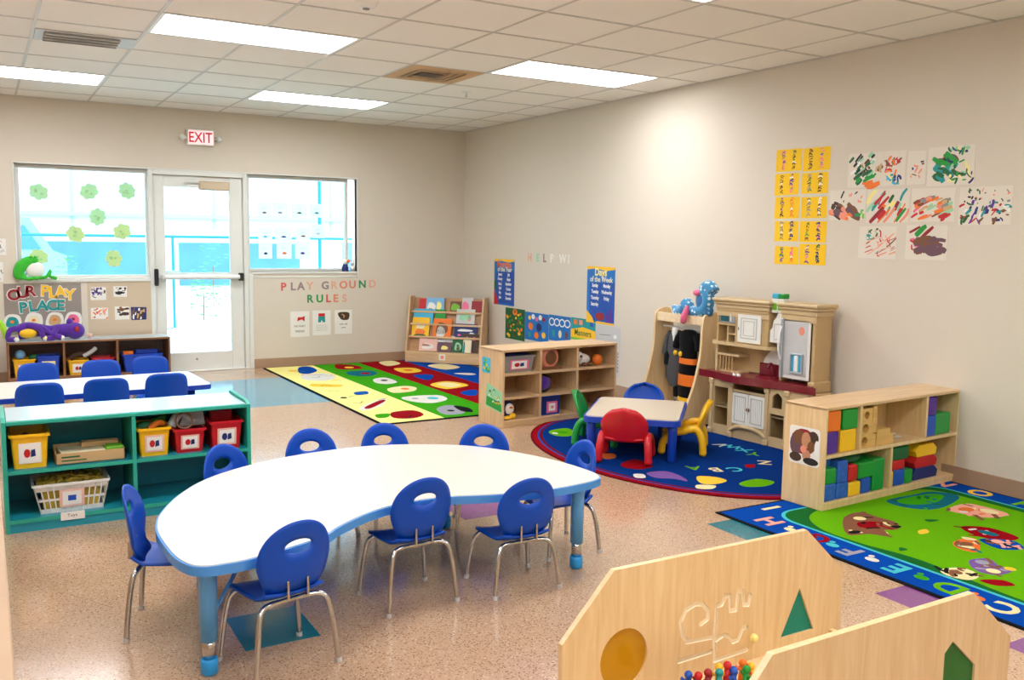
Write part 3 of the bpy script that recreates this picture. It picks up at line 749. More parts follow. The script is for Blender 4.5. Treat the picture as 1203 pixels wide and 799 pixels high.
for i, ((u0, v1), (u1, v0)) in enumerate(CARDS):
    def fn(b, w, h, th, i=i):
        K[0] = 0
        for s, col in ((.3, CC[i][:2]), (.7, CC[i][2:] or CC[i][:1])):
            for q in range(9):
                b.m(rnd.choice(col + (['white'] if q % 4 == 3 else []))); y = h * (.1 + .095 * q); x = w * s
                stroke(b, [(x - rnd.uniform(.005, .022), y), (x + rnd.uniform(-.01, .01), y + rnd.uniform(.006, .018)), (x + rnd.uniform(.005, .022), y - .003 + rnd.uniform(0, .01))], rnd.uniform(.005, .011), 0, th + .0003 + nx())
    artsheet(RWALL, u0, v0, u1, v1, 'yellow card with two doodled strips, %s row, %s column' % (RN[i // 2], 'left' if i % 2 == 0 else 'right'), 'yellow cards on the right wall', 'card_yellow', fn, .0018, 'yellow_card', 'art card')
PAP = [[(5.583, 2.007), (5.866, 1.784)], [(5.859, 2.005), (6.03, 1.783)], [(6.039, 1.994), (6.172, 1.783)], [(6.18, 2.002), (6.489, 1.77)], [(5.446, 1.775), (5.745, 1.575)], [(5.751, 1.770), (6.07, 1.551)], [(6.078, 1.762), (6.382, 1.554)], [(6.402, 1.755), (6.731, 1.533)], [(5.701, 1.533), (5.993, 1.323)], [(6.056, 1.538), (6.343, 1.325)]]
FN = [multi(dabs(['dkgreen', 'black', 'mint', 'white'], 14, .07, (.1, .4, .7, .95), .7), dabs(['brown', 'dkbrown', 'tan'], 10, .06, (.4, .35, .95, .8)), dabs(['green', 'dkgreen', 'green'], 6, .1, (.2, .15, .8, .4), .6), dabs(['orange'], 2, .12, (.5, .05, .8, .15), 0)),
      multi(dabs(['red', 'orange', 'brown', 'red'], 12, .05, (.1, .35, .7, .85)), dabs(['teal', 'cyan', 'navy', 'ltyellow'], 12, .05, (.2, .05, .8, .35))),
      dabs(['salmon', 'navy', 'brown', 'salmon'], 6, .04, (.2, .2, .9, .7)),
      multi(dabs(['teal', 'dkgreen', 'green'], 9, .12, (.2, .15, .7, .7), -.6, 1, .4), dabs(['plum', 'pink'], 3, .14, (.3, .4, .7, .7), -.7, 1, .3), dabs(['dkgreen', 'mint', 'ltyellow', 'navy', 'green'], 22, .05, (.45, .1, .95, .95))),
      multi(dabs(['brown', 'plum', 'orange', 'dkbrown', 'salmon'], 16, .09, (.05, .1, .75, .55), -.5, 1, .5), dabs(['green', 'ltgreen'], 4, .06, (.7, .05, .95, .3)), dabs(['salmon', 'black'], 5, .04, (.3, .6, .9, .95))),
      dabs(['orange', 'red', 'green', 'teal', 'dkred', 'ltyellow', 'red', 'teal', 'dkgreen', 'salmon', 'mint'], 15, .15, (.08, .15, .92, .85), .9, 1, .2),
      multi(dabs(['brown', 'orange', 'red', 'salmon', 'grey', 'mint', 'tan'], 24, .08, (.1, .1, .9, .7), .3, 1, .35), dabs(['red', 'pink'], 3, .12, (.05, .3, .4, .6), .5, 1, .25)),
      multi(dabs(['navy', 'teal', 'red', 'purple', 'brown', 'dkgreen', 'white'], 30, .05, (.05, .1, .95, .6)), dabs(['black', 'grey', 'salmon', 'dkgreen'], 16, .025, (.1, .55, .95, .95), None, 1, .5)),
      multi(dabs(['salmon', 'red', 'brown', 'salmon'], 12, .09, (.25, .1, .95, .7), .5, 1, .1), dabs(['red', 'salmon'], 6, .08, (.3, .1, .9, .8), -1.2, 1, .12), dabs(['dkgreen', 'teal', 'mint'], 7, .04, (.2, .6, .6, .9))),
      multi(dabs(['plum', 'plum', 'brown', 'plum'], 22, .11, (.3, .2, .85, .6), .1, 1, .35), dabs(['pink', 'red'], 4, .07, (.1, .35, .35, .6)), dabs(['green', 'dkred'], 3, .1, (.2, .75, .6, .95), .5, 1, .35))]
PL = ['painting of green and brown strokes, top left of the white paintings', 'narrow painting of red and turquoise dabs on the right wall', 'nearly blank painting with few brown and blue spots, top row', 'painting with broad teal and plum strokes, top right of the group',
      'painting with brown and green smear, next to the yellow cards', 'painting of slanted orange, green and blue stripes', 'painting of red, orange and grey swirls, centre of the middle row', 'painting of many small coloured spots, furthest right on the wall',
      'painting of thin red crossing lines, lower left of the group', 'painting of a large plum smear, lower right of the group']
for i, ((u0, v1), (u1, v0)) in enumerate(PAP):
    artsheet(RWALL, u0, v0, u1, v1, PL[i], 'children paintings on the right wall', 'paint_paper', FN[i], .0018)

# ------------------------------------------------------------------ posters on right wall
mat('poster_blue', (16, 112, 192), .5, vary=.3, vscale=4); mat('poster_deep', (14, 76, 170), .5, vary=.2, vscale=5)
def tallposter(u0, v0, u1, v1, lab, red):
    w, h = u1 - u0, v1 - v0
    b = MB('poster_blue').at(RWALL @ Matrix.Translation((u0, v0, 0)))
    b.prism([(0, 0), (w, 0), (w, h), (0, h)], .0006, .002)
    b.m('yellow'); flat(b, [(0, h), (0, h * .94), (w * .3, h * .965), (w * .7, h * .93), (w, h * .96), (w, h)], .0023)
    b.m('poster_deep'); flat(b, [(w * .1, h * .05), (w, h * .02), (w, h * .75), (w * .1, h * .7)], .0023)
    b.m('orange' if red else 'ltyellow').text('Months' if red else 'Days', w * .5, h * .885, .075 if red else .07, .002, .0028, bold=.03)
    b.m('cream').text('of the Year' if red else 'of the Week', w * .52, h * .78, .05, .002, .003, bold=.02)
    b.m('white')
    wl = ['January', 'July', 'February', 'August', 'March', 'September', 'April', 'October', 'May', 'November', 'June', 'December'] if red else ['Sunday', 'Monday', 'Tuesday', 'Wednesday', 'Thursday', 'Friday', 'Saturday']
    for k_, wd in enumerate(wl):
        b.text(wd, w * (.3 + .42 * (k_ % 2)), h * (.66 - (.1 if red else .11) * (k_ // 2)), .034, .002, .003, bold=.03, sx=.62 if red else .72)
    if red:
        b.m('red'); flat(b, [(0, 0), (w * .2, 0), (w * .2, h * .1), (0, h * .35)], .0029)
        b.m('dkgreen'); flat(b, [(0, h * .35), (w * .1, h * .3), (w * .12, h * .55), (0, h * .5)], .0029)
    else:
        b.m('dkred'); flat(b, circ(w * .5, h * .13, w * .17, h * .07, 14), .0031)
        b.m('yellow'); flat(b, [(0, 0), (w * .3, 0), (w * .22, h * .1), (0, h * .22)], .0029)
        b.m('purple'); flat(b, [(w * .7, h * .04), (w * .95, h * .05), (w * .9, h * .3), (w * .75, h * .2)], .0029)
        b.m('yellow'); flat(b, [(w * .3, 0), (w, 0), (w, h * .03), (w * .4, h * .04)], .003)
    one('poster', b, lab, 'poster', 'tall blue posters on the right wall')
tallposter(.765, .69, 1.215, 1.20, 'tall blue poster with a yellow top, near the corner', True)
tallposter(2.595, .64, 3.04, 1.175, 'tall blue poster with a red fish, right of the pale letters', False)
def strip(u0, u1, v0, v1, bg, fn, lab):
    b = MB(bg).at(RWALL @ Matrix.Translation((u0, v0, 0))); w, h = u1 - u0, v1 - v0
    b.prism([(0, 0), (w, 0), (w, h), (0, h)], .0006, .002); fn(b, w, h); one('poster', b, lab, 'poster', 'low posters behind the cubby shelf')
def s1(b, w, h):
    for i in range(60):
        b.m(rnd.choice(['green', 'dkgreen', 'ltgreen', 'dkgreen', 'orange', 'brown', 'yellow'])); x, y = rnd.uniform(.03, w - .03), rnd.uniform(.03, h * .85)
        flat(b, circ(x, y, rnd.uniform(.012, .03), rnd.uniform(.01, .02), 8), .0022 + i * 1.5e-5)
    b.m('orange'); flat(b, circ(w * .5, h * .88, .05, .035, 12), .0033); b.m('brown'); flat(b, circ(w * .5, h * .9, .02, .018, 8), .0035)
def s2(b, w, h):
    for i, (x, y, c, r) in enumerate([(.2, .8, 'yellow', .03), (.35, .85, 'white', .035), (.5, .78, 'pink', .03), (.65, .85, 'white', .035), (.8, .8, 'dkred', .03), (.25, .5, 'orange', .05), (.6, .5, 'navy', .055), (.5, .2, 'orange', .045), (.8, .25, 'yellow', .04), (.2, .2, 'teal', .035)]):
        b.m(c); flat(b, circ(w * x, h * y, r, r * .8, 10), .0022 + i * 2e-5)
def s3(b, w, h):
    b.m('white')
    for i in range(4): b.at(RWALL @ Matrix.Translation((1.45 + w * (.15 + .23 * i), .43 + h * .68, 0))); b.prism(circ(0, 0, .055, .05, 14), .002, .0024 + i * 1e-4, holes=[circ(0, 0, .038, .034, 12)])
    b.at(RWALL @ Matrix.Translation((1.45, .43, 0)))
    for i in range(3): b.m(['teal', 'cream', 'plum'][i]); flat(b, circ(w * (.2 + .3 * i), h * .25, .04, .05, 10), .0025)
def s4(b, w, h):
    b.m('yellow'); flat(b, [(0, 0), (w, 0), (w, h * .5), (w * .5, h * .62), (0, h * .45)], .0022)
    for i in range(4): b.m(['orange', 'salmon', 'teal', 'blue'][i]); flat(b, [(w * (.12 + .22 * i), h * .7), (w * (.26 + .22 * i), h * .7), (w * (.26 + .22 * i), h * .92), (w * (.12 + .22 * i), h * .92)], .0024)
    b.m('dkgreen').text('Manners', w * .5, h * .35, .06, .002, .0028, bold=.01)
    b.m('ltgreen'); flat(b, [(0, 0), (w, 0), (w, h * .12), (0, h * .1)], .0026)
strip(1.03, 1.45, .33, .67, 'dkgreen', s1, 'low poster of a leafy green tree, first of the row from the left')
strip(1.455, 1.925, .36, .655, 'poster_blue', s2, 'low blue poster with sea animals, second of the row')
K3 = strip(1.93, 2.33, .40, .66, 'poster_blue', lambda b, w, h: None, 'low blue poster with linked white rings, third of the row')
b = MB('white')
for i in range(4):
    b.at(RWALL @ Matrix.Translation((1.985 + .095 * i, .59, 0))); b.prism(circ(0, 0, .055, .042, 14), .0022, .0024 + i * 1e-4, holes=[circ(0, 0, .04, .029, 12)])
b.at(RWALL)
for i in range(3): b.m(['teal', 'cream', 'plum'][i]); flat(b, circ(2.02 + .12 * i, .475, .03, .04, 10), .0025)
ob = bpy.data.objects[[o.name for o in scene.objects if o.get('label') == 'low blue poster with linked white rings, third of the row'][0]]
pc = obj('printed_figures', b, origin=(0, 0, 0)); pc.parent = ob; pc.matrix_parent_inverse = Matrix.Translation(ob.location).inverted()
strip(2.335, 2.75, .45, .665, 'teal', s4, 'low teal and yellow poster, fourth of the row')
def s5(b, w, h):
    b.m('grey'); stroke(b, [(w * .15, h * .8), (w * .6, h * .82)], .008, 0, .0024); b.m('white'); flat(b, circ(w * .8, h * .8, .025, .02, 10), .0026)
    b.m('ltgrey'); flat(b, rrect(w * .08, h * .7, w * .9, h * .92, .01), .0022)
    b.m('black')
    for i in range(6): stroke(b, [(w * .88, h * (.5 - .07 * i)), (w * .95, h * (.48 - .07 * i)), (w * .9, h * (.45 - .07 * i))], .006, 0, .0026)
strip(2.76, 3.14, .17, .63, 'ltgrey', s5, 'pale grey schedule sheet at the right end of the row')

# ------------------------------------------------------------------ rugs
t = thing('striped_rug', 'rug with yellow, green, red and blue stripes of little pictures', 'rug', (0, 0, .0))
b = MB('rug_black').box(-2.44, -3.42, 0, -.30, -.06, .006, .002)
obj('binding', b, t)
xs_ = [-2.415, -1.9, -1.37, -.85, -.325]
b = MB('rug_yellow')
for i, c in enumerate(['rug_yellow', 'rug_green', 'rug_red', 'rug_blue']):
    b.m(c).box(xs_[i], -3.395, .001, xs_[i + 1], -.085, .0085)
RUG1 = {'hat_yb': ([(-2.085, -0.193), (-1.96, -0.183), (-1.985, -0.503), (-2.135, -0.686), (-2.202, -0.573)], 'rug_blue'), 'white1': ([(-2.216, -0.73), (-1.968, -0.73), (-1.961, -1.007), (-2.124, -1.193), (-2.295, -1.054)], 'rug_white'),
        'pencil': ([(-2.302, -1.344), (-2.081, -1.504), (-2.142, -1.615), (-2.35, -1.49)], 'rug_yel2'), 'box': ([(-2.112, -1.962), (-1.995, -1.952), (-2.035, -2.1), (-2.147, -2.109)], 'rug_blue'),
        'or': ([(-2.342, -2.706), (-2.049, -2.398), (-1.978, -2.373), (-2.113, -2.654), (-2.336, -2.836)], 'rug_white'), 'or2': ([(-2.3, -2.706), (-2.06, -2.45), (-2.03, -2.5), (-2.27, -2.77)], 'rug_red'),
        'apple': ([(-2.184, -3.011), (-1.992, -3.002), (-1.99, -3.206), (-2.13, -3.312), (-2.258, -3.231)], 'rug_red'), 'leaf': ([(-2.333, -3.039), (-2.22, -3.054), (-2.293, -3.185), (-2.37, -3.176)], 'rug_green'),
        'g_red': ([(-1.638, -0.116), (-1.476, -0.284), (-1.501, -0.547), (-1.674, -0.557), (-1.75, -0.434)], 'rug_red'), 'g_blue': ([(-1.718, -0.71), (-1.477, -0.734), (-1.501, -0.976), (-1.665, -1.096), (-1.786, -0.928)], 'rug_teal'),
        'g_wh': ([(-1.664, -1.3), (-1.521, -1.257), (-1.523, -1.562), (-1.658, -1.645), (-1.731, -1.524)], 'rug_white'), 'g_yel': ([(-1.764, -1.902), (-1.555, -1.82), (-1.496, -1.959), (-1.607, -2.135), (-1.802, -2.147)], 'rug_cream'),
        'g_long': ([(-1.822, -2.387), (-1.501, -2.416), (-1.511, -2.655), (-1.709, -2.769), (-1.84, -2.615)], 'rug_white'), 'g_gray': ([(-1.791, -3.026), (-1.638, -2.915), (-1.572, -3.024), (-1.669, -3.292), (-1.836, -3.281)], 'rug_grey'),
        'g_blk': ([(-1.598, -2.956), (-1.53, -3.098), (-1.585, -3.281), (-1.65, -3.2)], 'rug_black'), 'r_crm': ([(-1.144, -0.144), (-0.963, -0.085), (-0.973, -0.357), (-1.176, -0.475)], 'rug_cream'),
        'r_yel': ([(-1.189, -0.688), (-0.981, -0.728), (-1.004, -1.001), (-1.217, -1.04)], 'rug_yel2'), 'r_blue': ([(-1.191, -1.201), (-1.011, -1.283), (-1.171, -1.574), (-1.231, -1.5)], 'rug_blue'),
        'r_star': ([(-1.296, -1.842), (-1.059, -1.732), (-0.977, -2.034), (-1.222, -2.156), (-1.302, -2.091)], 'rug_yel2'), 'r_star2': ([(-1.23, -1.85), (-1.09, -1.8), (-1.04, -2.0), (-1.2, -2.08)], 'rug_cream'),
        'r_blu2': ([(-1.222, -2.356), (-1.041, -2.309), (-1.189, -2.589), (-1.266, -2.527)], 'rug_blue'), 'r5': ([(-1.2, -2.85), (-1.0, -2.9), (-1.05, -3.15), (-1.25, -3.1)], 'rug_cream'),
        'b_crm': ([(-0.748, -0.611), (-0.536, -0.553), (-0.485, -0.879), (-0.7, -0.999), (-0.77, -0.824)], 'rug_cream'), 'b_wh': ([(-0.764, -1.281), (-0.607, -1.319), (-0.578, -1.433), (-0.677, -1.454)], 'rug_white'),
        'b3': ([(-.7, -1.9), (-.5, -1.85), (-.45, -2.1), (-.66, -2.2)], 'rug_green'), 'b4': ([(-.7, -2.6), (-.5, -2.55), (-.45, -2.8), (-.66, -2.9)], 'rug_red')}
for i, (k, (p, c)) in enumerate(RUG1.items()): b.m(c); flat(b, blob2(p), .0088 + i * 1e-5)
for (x, y, r, c) in ((-1.6, -1.42, .035, 'rug_black'), (-1.62, -1.98, .04, 'rug_orange'), (-1.72, -3.15, .03, 'rug_black'), (-2.22, -.42, .05, 'rug_yel2'), (-1.6, -.42, .05, 'rug_yel2'), (-1.6, -.9, .05, 'rug_red'), (-1.1, -.87, .05, 'rug_orange'), (-2.3, -2.2, .03, 'rug_black'), (-1.6, -2.55, .05, 'rug_cyan'), (-1.75, -2.5, .03, 'rug_grey')):
    b.m(c); flat(b, circ(x, y, r, r * 1.3, 12), .0093)
for i in range(14):
    b.m(rnd.choice(['rug_black', 'rug_brown', 'rug_green', 'rug_orange'])); x = rnd.uniform(-2.35, -2.0); y = rnd.uniform(-3.3, -.3); stroke(b, [(x, y), (x + .05, y + rnd.uniform(-.05, .05)), (x + .1, y + rnd.uniform(-.05, .05))], .012, 0, .0092)
obj('pile', b, t)
# oval rug
t = thing('oval_rug', 'oval navy rug with red border and sea animal pictures under the small table', 'rug', (-.95, -5.08, 0))
obj('binding', MB('rug_dkred').prism(circ(0, 0, .885, 1.275, 64), 0, .006), t)
b = MB('rug_red').prism(circ(0, 0, .87, 1.26, 64), .001, .0075)
b.m('rug_blue').prism(circ(0, 0, .835, 1.22, 64), .001, .0079); b.m('rug_dkred').prism(circ(0, 0, .822, 1.205, 64), .001, .0083); b.m('rug_navy').prism(circ(0, 0, .80, 1.185, 64), .001, .0087)
b.at(Matrix.Translation((.95, 5.08, 0)))
RUG3 = [([(-1.426, -4.194), (-1.256, -4.163), (-1.281, -4.313), (-1.399, -4.411), (-1.475, -4.337)], 'rug_lime'), ([(-1.507, -4.961), (-1.428, -5.0), (-1.489, -5.097), (-1.572, -5.091)], 'rug_orange'), ([(-1.543, -5.234), (-1.393, -5.189), (-1.404, -5.374), (-1.529, -5.412), (-1.594, -5.325)], 'rug_red'),
        ([(-1.551, -5.499), (-1.425, -5.517), (-1.41, -5.634), (-1.457, -5.765), (-1.492, -5.686), (-1.577, -5.612)], 'rug_purple'), ([(-1.641, -5.485), (-1.589, -5.511), (-1.629, -5.585), (-1.681, -5.559)], 'rug_white'), ([(-1.331, -5.706), (-1.24, -5.765), (-1.24, -5.864), (-1.354, -5.889), (-1.416, -5.834)], 'rug_yel2'),
        ([(-1.46, -5.852), (-1.376, -5.913), (-1.445, -5.958), (-1.513, -5.912)], 'rug_cream'), ([(-1.212, -5.938), (-1.05, -5.912), (-1.002, -6.01), (-1.119, -6.057), (-1.231, -6.016)], 'rug_lime'), ([(-0.852, -5.619), (-0.796, -5.647), (-0.862, -5.703), (-0.903, -5.682)], 'rug_red')]
for i, (p, c) in enumerate(RUG3): b.m(c); flat(b, blob2(p), .009 + i * 1e-5)
b.m('rug_green'); flat(b, circ(-1.36, -4.28, .04, .05, 10), .0093); b.m('rug_white'); flat(b, circ(-1.43, -4.28, .02, .03, 10), .0094); b.m('rug_red'); flat(b, circ(-1.47, -5.31, .02, .03, 10), .0095)
b.m('rug_yel2')
for i, (ch, (x, y), c) in enumerate([('V', (-.594, -5.123), 'rug_white'), ('W', (-.562, -5.197), 'rug_cyan'), ('X', (-.566, -5.316), 'rug_cyan'), ('Y', (-.584, -5.425), 'rug_lime'), ('Z', (-.702, -5.639), 'rug_cream'), ('A', (-1.212, -5.539), 'rug_lime'), ('B', (-1.119, -5.633), 'rug_cream'), ('C', (-.999, -5.681), 'rug_cyan')]):
    b.at(Matrix.Translation((.95 + x, 5.08 + y, 0)) @ Matrix.Rotation(R(90 + 12 * i), 4, 'Z')); b.m(c).text(ch, 0, 0, .1, .0087, .0093, bold=.015)
b.at(Matrix())
obj('pile', b, t)
# playground rug
RY = -8.75
t = thing('playground_rug', 'green rug with blue alphabet border and playing figures at the right', 'rug', (0, 0, 0))
obj('binding', MB('rug_black').box(-1.735, RY, 0, -.02, -6.3, .006, .002), t)
b = MB('rug_blue').box(-1.715, RY + .02, .001, -.04, -6.32, .0078)
b.m('rug_cyan'); flat(b, rrect(-1.515, RY + .22, -.2, -6.46, .16, 8), .0081)
b.m('rug_dkgreen'); flat(b, rrect(-1.495, RY + .24, -.215, -6.475, .15, 8), .0083)
b.m('rug_lime'); flat(b, blob2([(-1.46, -6.75), (-1.3, -6.56), (-.9, -6.5), (-.5, -6.52), (-.3, -6.6), (-.27, -7.2), (-.25, -8.0), (-.35, -8.45), (-1.0, -8.5), (-1.4, -8.4), (-1.47, -7.8), (-1.42, -7.3), (-1.47, -7.0)], 6), .0085)
RUG2 = [([(-1.213, -6.692), (-1.054, -6.666), (-1.043, -6.781), (-1.039, -6.876), (-1.125, -6.95), (-1.229, -6.925), (-1.257, -7.023), (-1.316, -6.936), (-1.417, -6.883)], 'rug_brown'), ([(-1.204, -6.778), (-1.105, -6.829), (-1.188, -6.894), (-1.269, -6.84)], 'rug_red'),
        ([(-0.736, -6.583), (-0.503, -6.578), (-0.338, -6.587), (-0.295, -6.723), (-0.542, -6.81), (-0.694, -6.799), (-0.769, -6.692)], 'rug_teal'), ([(-0.69, -6.61), (-0.503, -6.6), (-0.38, -6.62), (-0.37, -6.68), (-0.542, -6.74), (-0.69, -6.7)], 'rug_green'), ([(-0.59, -6.853), (-0.396, -6.83), (-0.359, -6.939), (-0.38, -7.062), (-0.53, -7.048), (-0.585, -6.955)], 'rug_pink'),
        ([(-0.803, -7.072), (-0.69, -7.149), (-0.707, -7.311), (-0.814, -7.31), (-0.872, -7.197)], 'rug_red'), ([(-1.065, -7.205), (-0.925, -7.197), (-0.951, -7.265), (-1.091, -7.347), (-1.124, -7.279)], 'rug_orange'), ([(-0.905, -7.235), (-0.785, -7.325), (-0.852, -7.422), (-0.957, -7.367)], 'rug_blue'),
        ([(-1.445, -7.408), (-1.345, -7.442), (-1.363, -7.531), (-1.456, -7.546), (-1.491, -7.463)], 'rug_cream'), ([(-1.229, -7.397), (-1.128, -7.426), (-1.177, -7.504), (-1.189, -7.57), (-1.299, -7.565), (-1.32, -7.487)], 'rug_purple'), ([(-1.418, -7.566), (-1.33, -7.613), (-1.342, -7.677), (-1.416, -7.638)], 'rug_red'),
        ([(-0.86, -6.908), (-0.8, -6.951), (-0.877, -6.948)], 'rug_dkgreen'), ([(-1.059, -7.014), (-0.999, -7.016), (-1.033, -7.056), (-1.094, -7.052)], 'rug_yel2'), ([(-1.354, -7.132), (-1.348, -7.171), (-1.398, -7.165)], 'rug_dkgreen'), ([(-1.3, -7.9), (-1.0, -7.8), (-.9, -8.1), (-1.2, -8.2)], 'rug_orange')]
for i, (p, c) in enumerate(RUG2): b.m(c); flat(b, blob2(p), .0088 + i * 1e-5)
def patches(P, n, cols_, z0, sz):
    xs2 = [p[0] for p in P]; ys2 = [p[1] for p in P]; cx_ = sum(xs2) / len(P); cy_ = sum(ys2) / len(P)
    for q in range(n):
        p = rnd.choice(P); f = rnd.uniform(.1, 1.0); x, y = cx_ + (p[0] - cx_) * f, cy_ + (p[1] - cy_) * f
        b.m(rnd.choice(cols_)); a_ = rnd.uniform(0, 3); l_ = rnd.uniform(.4, 1.2) * sz
        stroke(b, [(x - l_ * math.cos(a_), y - l_ * math.sin(a_)), (x + rnd.uniform(-.3, .3) * sz, y + rnd.uniform(-.3, .3) * sz), (x + l_ * math.cos(a_), y + l_ * math.sin(a_))], sz * .55, 0, z0 + q * 1e-5)
for q_, cs_ in ((0, ['rug_brown', 'rug_cream', 'rug_red', 'rug_black', 'rug_brown']), (4, ['rug_pink', 'rug_orange', 'rug_cream', 'rug_brown']), (5, ['rug_red', 'rug_dkred', 'rug_white', 'rug_teal']), (6, ['rug_brown', 'rug_cream', 'rug_teal']), (7, ['rug_brown', 'rug_pink', 'rug_black']), (8, ['rug_cream', 'rug_brown', 'rug_black']), (9, ['rug_purple', 'rug_grey', 'rug_brown']), (2, ['rug_teal', 'rug_green', 'rug_dkgreen'])):
    patches(RUG2[q_][0], 12, cs_, .00895, .035)
for (x, y, rx, ry, c) in ((-1.15, -6.74, .035, .03, 'rug_cream'), (-1.36, -6.88, .04, .02, 'rug_black'), (-1.1, -6.92, .03, .02, 'rug_black'), (-.5, -6.9, .05, .035, 'rug_orange'), (-.42, -6.98, .04, .05, 'rug_cream'), (-.55, -6.92, .025, .02, 'rug_white'), (-.78, -7.2, .03, .05, 'rug_teal'), (-1.03, -7.25, .035, .03, 'rug_brown'), (-1.06, -7.29, .02, .02, 'rug_cream'), (-.86, -7.3, .03, .03, 'rug_pink'), (-1.42, -7.46, .025, .03, 'rug_brown'), (-1.2, -7.44, .03, .03, 'rug_grey'), (-1.26, -7.53, .03, .03, 'rug_cream'), (-1.17, -7.55, .025, .025, 'rug_yel2')):
    b.m(c); flat(b, circ(x, y, rx, ry, 12), .0092)
b.m('rug_brown')
for p in ([(-1.2, -6.9), (-1.27, -7.0)], [(-1.3, -6.85), (-1.42, -6.9)], [(-1.12, -6.72), (-1.03, -6.67)], [(-.55, -6.98), (-.6, -7.06)], [(-.45, -7.02), (-.5, -7.08)]): stroke(b, p, .03, 0, .0091)
for ch, (x, y), c in [('I', (-1.42, -6.39), 'rug_cream'), ('H', (-1.60, -6.553), 'rug_pink'), ('G', (-1.60, -6.86), 'rug_red'), ('F', (-1.61, -7.06), 'rug_grey'), ('E', (-1.61, -7.306), 'rug_cyan'), ('D', (-1.61, -7.556), 'rug_lime'), ('C', (-1.615, -7.796), 'rug_cream'), ('B', (-1.61, -8.05), 'rug_pink'), ('A', (-1.61, -8.3), 'rug_yel2'), ('N', (-.125, -6.5), 'rug_pink'), ('O', (-.118, -6.733), 'rug_yel2'), ('P', (-.118, -6.99), 'rug_lime'), ('Q', (-.118, -7.24), 'rug_cyan')]:
    b.at(Matrix.Translation((x, y, 0)) @ Matrix.Rotation(R(90 if x < -.5 else -90), 4, 'Z')); b.m(c).text(ch, 0, 0, .12, .0078, .0086, bold=.03)
b.at(Matrix())
for y, c in ((-6.7, 'rug_cream'), (-6.96, 'rug_cyan'), (-7.18, 'rug_white'), (-7.43, 'rug_green'), (-7.68, 'rug_orange'), (-7.92, 'rug_white')):
    b.m(c); flat(b, circ(-1.61, y, .025, .035, 10), .0086); flat(b, circ(-1.575, y + .03, .015, .015, 8), .0087)
obj('pile', b, t)

# ------------------------------------------------------------------ chairs with hole backs
def chair_parts(t, Hh=.52, hole=True, small=1.0):
    """local: faces +y"""
    zb = Hh - .26  # bottom of back
    zs = zb + .0
    def backfn(hx, hz, ox, oz):
        pass
    W = .13
    # back shell (annulus grid around the hand hole)
    ch = (0, .174); na = 40; nr = 5
    def outline(a):
        ca, sa = math.cos(a), math.sin(a)
        # target outline: width W at upper, narrowing to .07 at bottom; top z .27 rounded, bottom 0
        lo, hi = 0, .5
        for _ in range(24):
            m_ = (lo + hi) / 2; x, z = ca * m_, ch[1] + sa * m_
            e = 2.1 if hole else 4.5
            if z > .125: q = (abs(x) / W) ** e + ((z - .125) / .135) ** e; inside = q < 1
            else: k = (.125 - z) / .125; inside = z > 0 and abs(x) < W * (1 - (.38 if hole else .15) * k ** 1.5)
            if inside: lo = m_
            else: hi = m_
        return ca * lo, ch[1] + sa * lo
    def surf(x, z, off):
        y = -.118 - .035 * (z / .27) + .22 * x * x / W * 1.0 + off
        y += .035 * max(0, 1 - z / .06) ** 2
        return (x, y, zb + z)
    V = []; F = []
    th = .010
    for side in (0, 1):
        for i in range(na):
            a = 2 * PI * i / na; ox, oz = outline(a); hx, hz = math.cos(a) * .048, ch[1] + math.sin(a) * .024
            for j in range(nr + 1):
                f = j / nr
                if not hole: hx, hz = 0, ch[1] + .0
                x, z = hx + (ox - hx) * f, hz + (oz - hz) * f
                r_ = th / 2 * (1 if 0 < j < nr or not hole and j < nr else .45)
                V.append(surf(x, z, (r_ if side else -r_)))
    w = nr + 1; o = na * w
    for i in range(na):
        i2 = (i + 1) % na
        for j in range(nr):
            F.append((i * w + j, i * w + j + 1, i2 * w + j + 1, i2 * w + j)); F.append((o + i * w + j, o + i2 * w + j, o + i2 * w + j + 1, o + i * w + j + 1))
        F.append((i * w + nr, o + i * w + nr, o + i2 * w + nr, i2 * w + nr))
        if hole: F.append((i * w, i2 * w, o + i2 * w, o + i * w))
    b = MB('seat_blue'); b.add(V, F, True)
    obj('backrest', b, t)
    # seat
    def sf(u, v):
        x = (u - .5) * 2; y = (v - .5) * 2
        s_ = .128 * (1 - .10 * (1 - v) - .05 * (v > .9)); X = x * s_; Y = y * .125 + .008
        X *= (1 - .12 * max(0, abs(y) - .7) / .3); Z = zs - .004 + .012 * (x * x) + .006 * math.sin(PI * v) * -1 - .02 * max(0, v - .8) / .2 * .8 + .02 * max(0, .15 - v) / .15
        return (X, Y, Z)
    obj('seat', MB('seat_blue').sheet(sf, 12, 12, .009), t)
    # legs
    for sx in (-1, 1):
        for sy in (-1, 1):
            P = spline([(sx * .148, sy * .132, .006), (sx * .136, sy * .122, zs * .5), (sx * .122, sy * .11, zs - .045), (sx * .1, sy * .098, zs - .02), (sx * .06, sy * .09, zs - .016)], 4)
            b = MB('chrome').tube(P, .0095, 10)
            l = obj('leg', b, t)
            obj('foot_cap', MB('ltgrey').tube([(sx * .1485, sy * .1325, 0), (sx * .147, sy * .131, .016)], .0105, 10), l)
    for y_ in (-.09, .09): obj('seat_rail', MB('chrome').tube([(-.065, y_, zs - .016), (.065, y_, zs - .016)], .009, 8), t)
    for sx in (-1, 1): obj('back_bracket', MB('chrome').box(sx * .035 - .004, -.138, zs + .0, sx * .035 + .004, -.118, zs + .065, .002), t)
def chair(x, y, fx, fy, Hh, lab, hole=True, group='blue chairs around the big white table', name='school_chair'):
    t = thing(name, lab, 'chair', (x, y, 0), math.atan2(-fx, fy), group)
    src = CH.get((Hh, hole))
    if src:
        for ch in src.children: copy_tree(ch, t)
    else:
        chair_parts(t, Hh, hole); CH[Hh, hole] = t
    return t
CH = {}
